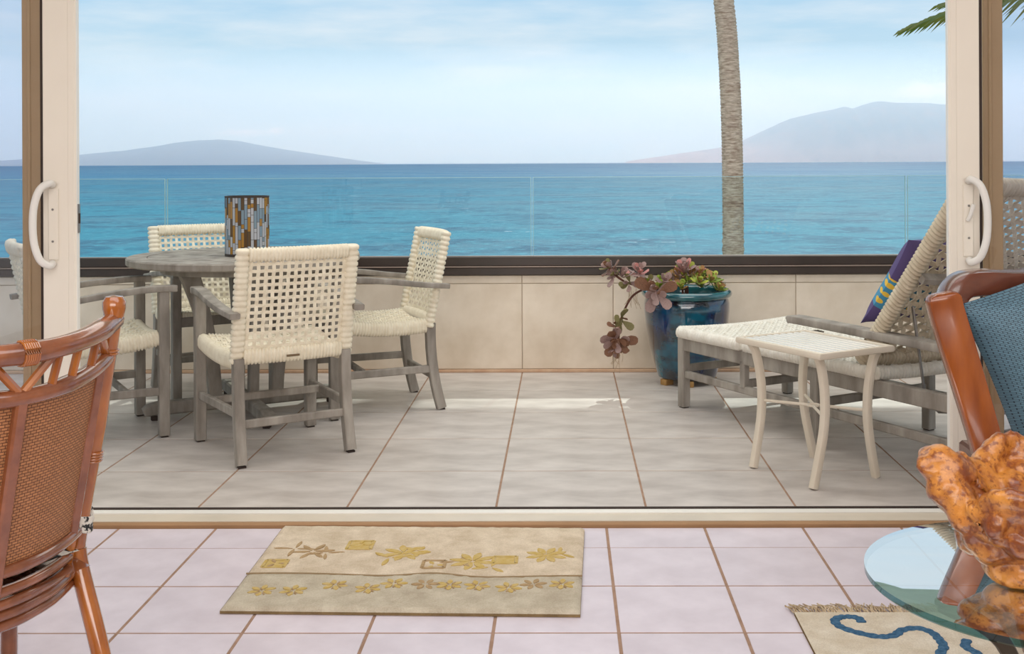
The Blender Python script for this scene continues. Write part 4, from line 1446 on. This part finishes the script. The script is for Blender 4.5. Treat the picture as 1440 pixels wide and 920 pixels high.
for i in range(7):
    x = -0.012 + 0.0042 * i
    cc = arc(x, 0.878)
    bd.sweep([cc + Vector((0, 0.0225 * math.cos(2 * PI * k / 14), 0.0225 * math.sin(2 * PI * k / 14))) for k in range(14)], circ(0.0026, 5), closed=True)
bd.build('binding', 'rattan', crest)
for a, b in (((-0.31, 0.385), (0.31, 0.385)),):
    MB().tube([(a[0], a[1], 0.383), (b[0], b[1], 0.383)], 0.012, 8).build('seat_pole', 'rattan_dark', rc)
seat = MB()
def seatfn(u, v):
    y = -0.09 + 0.46 * v
    w = 0.22 + 0.06 * v
    return Vector(((2 * u - 1) * w, y - 0.02 * (1 - (2 * u - 1) ** 2) * (1 - v), 0.398))
seat.grid(seatfn, 6, 6)
seat.build('seat_deck', 'rattan_dark', rc)
sc_ = thing('seat_cushion', 'black and white print seat cushion tied to the rattan chair', 'cushion', RO, R(55.2))
cu = pillow(MB(), Vector((0, 0.15, 0.424)), Vector((1, 0, 0)), Vector((0, 1, 0)), Vector((0, 0, 1)), 0.215, 0.21, 0.022, pinch=0.02)
cu.build('cushion_cover', 'print', sc_)
ti = MB()
for k, zz in enumerate((0.462,)):
    cc = Vector((0.25, -0.008, zz))
    ring = [cc + Vector((0.0215 * math.cos(2 * PI * i / 18), 0.0215 * math.sin(2 * PI * i / 18), 0.003 * math.sin(4 * PI * i / 18))) for i in range(18)]
    ti.sweep(ring, rrect(0.006, 0.034, 0.002), closed=True)
    ti.sweep(smoothpath([cc + Vector((0.0, 0.02, 0)), cc + Vector((0.03, 0.03, 0.005)), cc + Vector((0.036, 0.012, 0.01))], 3), rrect(0.005, 0.03, 0.002))
ti.build('tie', 'print', sc_)

# ================================================================== RUGS
def rug_top(root, x0, x1, y0, y1, z, splitfn, mats):
    pass
rg0 = thing('rug', 'beige rug with gold flower and square motifs on the tiles at the doorway', 'rug', ((-0.43), 3.42, 0.0))
A = [on_floor(398, 738, 0.017), on_floor(822, 741, 0.017), on_floor(816, 860, 0.017), on_floor(309, 855, 0.017)]
def bil(u, v):                                       # v 0 near, 1 far
    return (A[3].lerp(A[2], u)).lerp(A[0].lerp(A[1], u), v)
RT = 0.017
nu, nvv = 90, 60
m = MB()
def wave_v(u):
    return 0.36 + 0.05 * math.exp(-((u - 0.56) / 0.10) ** 2) + 0.018 * math.sin(7 * u + 0.6)
vs, fs, mis = [], [], []
for j in range(nvv + 1):
    for i in range(nu + 1):
        u, v = i / nu, j / nvv
        p = bil(u, v).copy()
        e = min(u, 1 - u) * 1.0, min(v, 1 - v) * 0.67
        ed = min(e)
        p.z = RT * min(1, 0.45 + (ed / 0.012) ** 0.5 * 0.55) + 0.0016 * noise.noise(Vector((u * 40, v * 27, 0)))
        if abs(v - wave_v(u)) < 0.012:
            p.z -= 0.0025
        vs.append(p)
for j in range(nvv):
    for i in range(nu):
        fs.append((j * (nu + 1) + i, j * (nu + 1) + i + 1, (j + 1) * (nu + 1) + i + 1, (j + 1) * (nu + 1) + i))
        u, v = (i + .5) / nu, (j + .5) / nvv
        mis.append(1 if v < wave_v(u) else 0)
m.add(vs, fs)
m.mi = mis
m.build('rug_pile', ['rug_pile', 'rug_border'], rg0, world=True, ang=80)
sk = MB()
loop = [bil(i / 12, 0) for i in range(13)] + [bil(1, i / 8) for i in range(1, 9)] + [bil(1 - i / 12, 1) for i in range(1, 13)] + [bil(0, 1 - i / 8) for i in range(1, 8)]
nn = len(loop)
sk.add([(p.x, p.y, 0.0005) for p in loop] + [(p.x, p.y, RT * 0.5) for p in loop], [(i, (i + 1) % nn, nn + (i + 1) % nn, nn + i) for i in range(nn)])
sk.build('rug_edge', 'rug_side', rg0, world=True)
def motif_pts(px, py):
    p = on_floor(px, py, RT)
    return p
def blob(mb, c, ang, L, w, z=None):
    z = 0.0012 + 0.0016 * random.random()
    c = c.copy()
    c.z = RT
    """a leaf-shaped raised tuft"""
    d = Vector((math.cos(ang), math.sin(ang), 0))
    s = Vector((-d.y, d.x, 0))
    pts = [(0, 0.15), (0.3, 0.8), (0.6, 1.0), (0.85, 0.6), (1.0, 0.0)]
    top = [c + d * (t * L) + s * (q * w / 2) for t, q in pts] + [c + d * (t * L) - s * (q * w / 2) for t, q in reversed(pts[:-1])]
    n = len(top)
    vs = [p + Vector((0, 0, -0.004)) for p in top] + [p + Vector((0, 0, z)) for p in top]
    mb.add(vs, [tuple(range(n, 2 * n))] + [(i, (i + 1) % n, n + (i + 1) % n, n + i) for i in range(n)])
def flower(mb, px, py, n, L, w, a0=0.0):
    c = on_floor(px, py, RT)
    for i in range(n):
        a = a0 + 2 * PI * i / n
        blob(mb, c + Vector((math.cos(a), math.sin(a), 0)) * 0.008, a, L, w)
def sq(mb, px, py, w, h, inner=None):
    c = on_floor(px, py, RT)
    for (cx, cy, a, b) in ((0, h / 2, w, 0.010), (0, -h / 2, w, 0.010), (w / 2, 0, 0.010, h), (-w / 2, 0, 0.010, h)):
        mb.box(c + Vector((cx, cy, 0)), (a, b, 0.004))
    if inner:
        mb.box(c, (w * 0.82, h * 0.78, 0.002))
gm, tm = MB(), MB()
sq(gm, 507, 767, 0.075, 0.075, 1)
sq(gm, 387, 793, 0.065, 0.062, 1)
sq(gm, 710, 788, 0.07, 0.06, 1)
sq(tm, 610, 794, 0.065, 0.062)
flower(gm, 507, 767, 4, 0.03, 0.012)
flower(tm, 388, 793, 3, 0.03, 0.012)
flower(gm, 611, 795, 3, 0.026, 0.014)
for (px, py, n, L, w, g) in ((568, 778, 7, 0.062, 0.024, 1), (548, 785, 3, 0.06, 0.016, 1), (585, 776, 5, 0.04, 0.018, 1), (665, 790, 8, 0.066, 0.024, 1), (690, 798, 3, 0.05, 0.016, 1), (645, 790, 3, 0.05, 0.014, 0),
                             (768, 781, 8, 0.058, 0.024, 1), (786, 779, 3, 0.05, 0.014, 1), (440, 776, 6, 0.06, 0.016, 0), (415, 772, 4, 0.06, 0.012, 0), (458, 778, 4, 0.05, 0.012, 0)):
    flower(gm if g else tm, px, py, n, L, w, px * 0.7)
for (px, py, g) in ((368, 831, 1), (412, 831, 1), (471, 823, 1), (517, 828, 1), (554, 821, 1), (598, 822, 0), (632, 823, 1), (671, 824, 1), (715, 827, 1), (750, 822, 0), (790, 822, 1)):
    flower(gm if g else tm, px, py, 6, 0.032, 0.016, px)
    if g:
        flower(tm, px + 1, py + 1, 6, 0.02, 0.006, px + 0.5)
gm.build('gold_motifs', 'gold_pile', rg0, world=True, smooth=False, kind='stuff')
tm.build('taupe_motifs', 'taupe_pile', rg0, world=True, smooth=False, kind='stuff')
wl = MB()
pth = [bil(i / 60, wave_v(i / 60)) + Vector((0, 0, -0.0005)) for i in range(61)]
wl.sweep([Vector((p.x, p.y, RT - 0.002)) for p in pth], rrect(0.007, 0.004, 0.001))
wl.build('wave_line', 'line_pile', rg0, world=True)

r2o = on_floor(1118, 866)
r2 = thing('rug', 'cream fringed rug with blue scroll pattern under the glass table', 'rug', (r2o.x, r2o.y, 0))
X0, Y1 = r2o.x - 0.002, r2o.y
RW, RL = 1.4, 1.6
m = MB()
m.grid(lambda u, v: Vector((X0 + RW * u, Y1 - RL * (1 - v), 0.009 + 0.001 * noise.noise(Vector((u * 60, v * 80, 1))))), 50, 60)
m.build('rug_pile', 'rug2_pile', r2, world=True, ang=80)
MB().box((X0 + RW / 2, Y1 - RL / 2, 0.0042), (RW, RL, 0.008)).build('rug_edge', 'rug_side', r2, world=True)
def scroll(pts, w=0.026):
    p = smoothpath([on_floor(a, b, 0.009) for a, b in pts], 6)
    return MB().sweep(p, rrect(w, 0.006, 0.002, 2), scale=[0.75 + 0.3 * abs(math.sin(i * 0.9)) for i in range(len(p))])
scroll([(1212, 876), (1207, 870), (1194, 868), (1180, 869), (1174, 874), (1182, 882), (1205, 890), (1236, 896), (1258, 894), (1268, 887), (1290, 884), (1310, 890), (1320, 899), (1327, 910), (1322, 922), (1334, 938)]).build('blue_scroll', 'blue_pile', r2, world=True)
scroll([(1360, 900), (1358, 910), (1372, 918), (1390, 930)]).build('blue_scroll', 'blue_pile', r2, world=True)
scroll([(1240, 960), (1270, 950), (1300, 955), (1320, 975), (1300, 1000)]).build('blue_scroll', 'blue_pile', r2, world=True)
fg = MB()
rn = random.Random(9)
for i in range(420):
    x = X0 + RW * i / 420
    p0 = Vector((x, Y1 - 0.003, 0.007))
    L = rn.uniform(0.04, 0.075)
    dx = rn.uniform(-0.035, 0.02)
    fg.sweep([p0, p0 + Vector((dx * 0.4, L * 0.5, rn.uniform(0.0, 0.008))), p0 + Vector((dx, L, -0.004 + rn.uniform(0, 0.004)))], rrect(0.0034, 0.0028, 0.001, 1), caps=False)
fg.build('fringe', 'fringe', r2, world=True, kind='stuff', smooth=False)

# ================================================================== GLASS TABLE
GZ = 0.45
GC = Vector((0.893, 2.125, 0))
GR = 0.325
gt = thing('glass_table', 'round table with thick teal edged glass top and dark metal legs, right foreground', 'table', GC)
gtop = MB()
n = 96
gtop.lathe([(0.0, GZ - 0.018), (GR - 0.004, GZ - 0.018), (GR, GZ - 0.014), (GR, GZ - 0.003), (GR - 0.030, GZ), (0.0, GZ)], n)
for i, f in enumerate(gtop.f):
    zc = sum(gtop.v[k][2] for k in f) / len(f)
    rc_ = max(math.hypot(gtop.v[k][0], gtop.v[k][1]) for k in f)
    gtop.mi[i] = 1 if (rc_ > GR - 0.006 and GZ - 0.0175 < zc < GZ - 0.003) else 0
gtop.build('glass_top', ['table_glass', 'table_glass_edge'], gt, ang=8)
for k in range(3):
    a = R(200 + 120 * k)
    d = Vector((math.cos(a), math.sin(a), 0))
    p = smoothpath([d * 0.27 + Vector((0, 0, 0.019)), d * 0.20 + Vector((0, 0, 0.06)), d * 0.06 + Vector((0, 0, 0.20)), d * 0.10 + Vector((0, 0, 0.34)), d * 0.23 + Vector((0, 0, GZ - 0.026))], 5)
    gl = MB().sweep(p, rrect(0.030, 0.016, 0.004), up=d.cross(Vector((0, 0, 1)))).build('leg', 'dark_base', gt)
    MB().lathe([(0.0, 0), (0.014, 0), (0.014, 0.007), (0, 0.007)], 12, d * 0.23 + Vector((0, 0, GZ - 0.0255))).build('rubber_pad', 'dark_gasket', gl)
MB().lathe([(0.0, 0.17), (0.05, 0.175), (0.055, 0.20), (0.05, 0.225), (0, 0.23)], 20).build('hub', 'dark_base', gt)

# ================================================================== BURL BOWL
def blob_mesh(blobs, voxel):
    me = bpy.data.meshes.new('tmp')
    b = MB()
    for (c, r, s) in blobs:
        vs, fs = [], []
        n1, n2 = 14, 8
        for j in range(n2 + 1):
            th = PI * j / n2
            for i in range(n1):
                a = 2 * PI * i / n1
                vs.append((c[0] + r * s[0] * math.sin(th) * math.cos(a), c[1] + r * s[1] * math.sin(th) * math.sin(a), c[2] + r * s[2] * math.cos(th)))
        for j in range(n2):
            for i in range(n1):
                k = (i + 1) % n1
                fs.append((j * n1 + i, (j + 1) * n1 + i, (j + 1) * n1 + k, j * n1 + k))
        b.add(vs, fs)
    me.from_pydata(b.v, [], b.f)
    me.validate()
    o = bpy.data.objects.new('tmp', me)
    COL.objects.link(o)
    rm = o.modifiers.new('remesh', 'REMESH')
    rm.mode = 'VOXEL'
    rm.voxel_size = voxel
    sm = o.modifiers.new('smooth', 'SMOOTH')
    sm.factor = 0.6
    sm.iterations = 9
    dg = bpy.context.evaluated_depsgraph_get()
    out = bpy.data.meshes.new_from_object(o.evaluated_get(dg))
    bpy.data.objects.remove(o)
    return out
def bowl_pt(px, py, Y):
    return at(px, py, Y) - Vector((GC.x, GC.y, GZ))
bl = []
def B(px, py, r, Y=2.12, s=(1, 1, 1)):
    p = bowl_pt(px, py, Y)
    bl.append((p, r, s))
# left horn
B(1318, 652, 0.036); B(1306, 655, 0.022, 2.10); B(1316, 640, 0.020, 2.12); B(1335, 668, 0.040, 2.11); B(1330, 690, 0.034, 2.09); B(1345, 705, 0.032, 2.08); B(1352, 725, 0.028, 2.07)
B(1350, 652, 0.026, 2.15); B(1366, 660, 0.028, 2.17); B(1362, 690, 0.036, 2.13); B(1352, 672, 0.030, 2.12)
# back wall, rising to the tall lobe
B(1385, 650, 0.028, 2.20); B(1398, 632, 0.026, 2.21); B(1404, 620, 0.020, 2.21); B(1420, 620, 0.020, 2.22); B(1432, 634, 0.026, 2.22); B(1456, 640, 0.030, 2.22); B(1480, 634, 0.030, 2.22); B(1505, 632, 0.032, 2.20); B(1530, 650, 0.034, 2.17)
for q in range(7):
    B(1382 + 24 * q, 672, 0.036, 2.20); B(1384 + 24 * q, 700, 0.040, 2.18); B(1390 + 23 * q, 728, 0.044, 2.15)
B(1374, 692, 0.036, 2.15); B(1368, 708, 0.032, 2.11); B(1380, 676, 0.030, 2.17); B(1372, 660, 0.026, 2.18); B(1425, 690, 0.034, 2.165); B(1400, 690, 0.030, 2.16)
# front lip and the folds below it
lipc = [(1366, 726, 2.07), (1376, 716, 2.04), (1388, 706, 2.02), (1402, 699, 2.00), (1418, 699, 1.99), (1434, 704, 1.985), (1450, 708, 1.985), (1468, 704, 1.99), (1490, 700, 2.01), (1512, 694, 2.05), (1530, 684, 2.10)]
for (lx, ly, lY) in lipc:
    B(lx, ly, 0.0165, lY); B(lx + 1, ly + 14, 0.022, lY + 0.012); B(lx + 2, ly + 32, 0.030, lY + 0.028)
B(1378, 748, 0.034, 2.07); B(1392, 768, 0.034, 2.06); B(1400, 738, 0.018, 2.00); B(1402, 758, 0.016, 2.01); B(1425, 758, 0.046, 2.06); B(1436, 762, 0.030, 2.01); B(1452, 742, 0.018, 1.985); B(1465, 756, 0.05, 2.05); B(1510, 750, 0.055, 2.09)
# foot
B(1408, 792, 0.036, 2.08); B(1430, 800, 0.042, 2.07); B(1465, 800, 0.05, 2.08); B(1500, 798, 0.05, 2.10); B(1450, 780, 0.06, 2.12)
me = blob_mesh(bl, 0.0052)
zmin = 1e9
for v in me.vertices:
    p = v.co
    n_ = Vector(v.normal)
    g = noise.fractal(p * 16, 1.0, 2.0, 4) * 0.006 + noise.fractal(p * 40 + Vector((5, 1, 2)), 1.0, 2.0, 3) * 0.0012
    ridg = 1 - abs(noise.noise(p * 9 + Vector((1, 7, 3)))) * 2
    v.co = p + n_ * (g + 0.008 * max(0, ridg) ** 3)
for v in me.vertices:
    if v.co.z < 0.003:
        v.co.z = 0.003 + 0.0005 * random.random() * 0
me.materials.clear()
me.materials.append(M['burl'])
me.shade_smooth()
bw = bpy.data.objects.new('burl_bowl', me)
COL.objects.link(bw)
bw.location = (GC.x, GC.y, GZ)
tag(bw, 'polished orange burl root wood bowl standing on the glass table', 'bowl')

# ================================================================== ARMCHAIR
AY = 2.92
AO = at(1480, 640, AY)
ac = thing('armchair', 'reddish cherry wood armchair with bent frame behind the burl bowl', 'chair', (AO.x, AY, 0))
st = [at(1432, 800, AY - 0.10), at(1412, 720, AY - 0.07), at(1391, 640, AY - 0.05), at(1368, 560, AY - 0.04), at(1345, 485, AY - 0.03), at(1330, 435, AY - 0.02), at(1325, 412, AY - 0.02)]
foot = Vector((st[0].x + 0.04, st[0].y - 0.02, 0.012))
sp = smoothpath([foot] + st, 6)
n = len(sp)
scl = [(0.75 + 0.25 * min(1, i / (n * 0.7)), 1) for i in range(n)]
scl[-1] = (0.52, 0.8)
scl[-2] = (0.80, 0.95)
scl[-3] = (0.93, 1)
MB().sweep(sp, rrect(0.086, 0.044, 0.008, 3), up=(0, -1, 0), scale=scl).build('front_post', 'cherry', ac, world=True)
hp = smoothpath([at(1356, 480, AY + 0.02), at(1341, 436, AY + 0.025), at(1339, 418, AY + 0.03), at(1352, 402, AY + 0.035), at(1378, 397, AY + 0.05), at(1420, 398, AY + 0.09), at(1470, 398, AY + 0.14), at(1560, 415, AY + 0.2), at(1620, 450, AY + 0.22)], 7)
MB().sweep(hp, rrect(0.066, 0.085, 0.014, 3), up=(0, -1, 0)).build('bent_rail', 'cherry_dark', ac, world=True)
xr = AO.x + 0.42
MB().sweep([(xr - 0.02, AY + 0.0, 0.012), (xr, AY + 0.02, 0.4), (xr + 0.08, AY + 0.2, 0.86)], rrect(0.07, 0.044, 0.008, 3), up=(0, -1, 0)).build('front_post', 'cherry', ac, world=True)
for x in (AO.x + 0.02, AO.x + 0.44):
    MB().bar((x, AY + 0.62, 0.0), (x, AY + 0.56, 0.42), 0.045, 0.045, up=(0, 1, 0)).build('leg', 'cherry_dark', ac, world=True)
MB().box((AO.x + 0.22, AY + 0.28, 0.33), (0.52, 0.60, 0.07), 0.008).build('seat_frame', 'cherry_dark', ac, world=True)
pc = thing('teal_pillow', 'plump dark teal patterned pillow inside the cherry wood armchair', 'pillow', (AO.x + 0.2, AY, 0.4))
ang = R(-21)
ax = Vector((math.cos(ang) , 0.10, -math.sin(ang))).normalized()
ay = Vector((math.sin(ang) * 1.0, 0.0, math.cos(ang))).normalized()
an = ax.cross(ay).normalized()
tl_ = at(1357, 434, AY - 0.02)
pcen = tl_ + ax * 0.27 - ay * 0.27 
pl_ = pillow(MB(), pcen, ax, ay, an, 0.285, 0.285, 0.10, 24, 24, 0.05)
pl_.build('pillow_cover', 'pillow_fabric', pc, world=True)
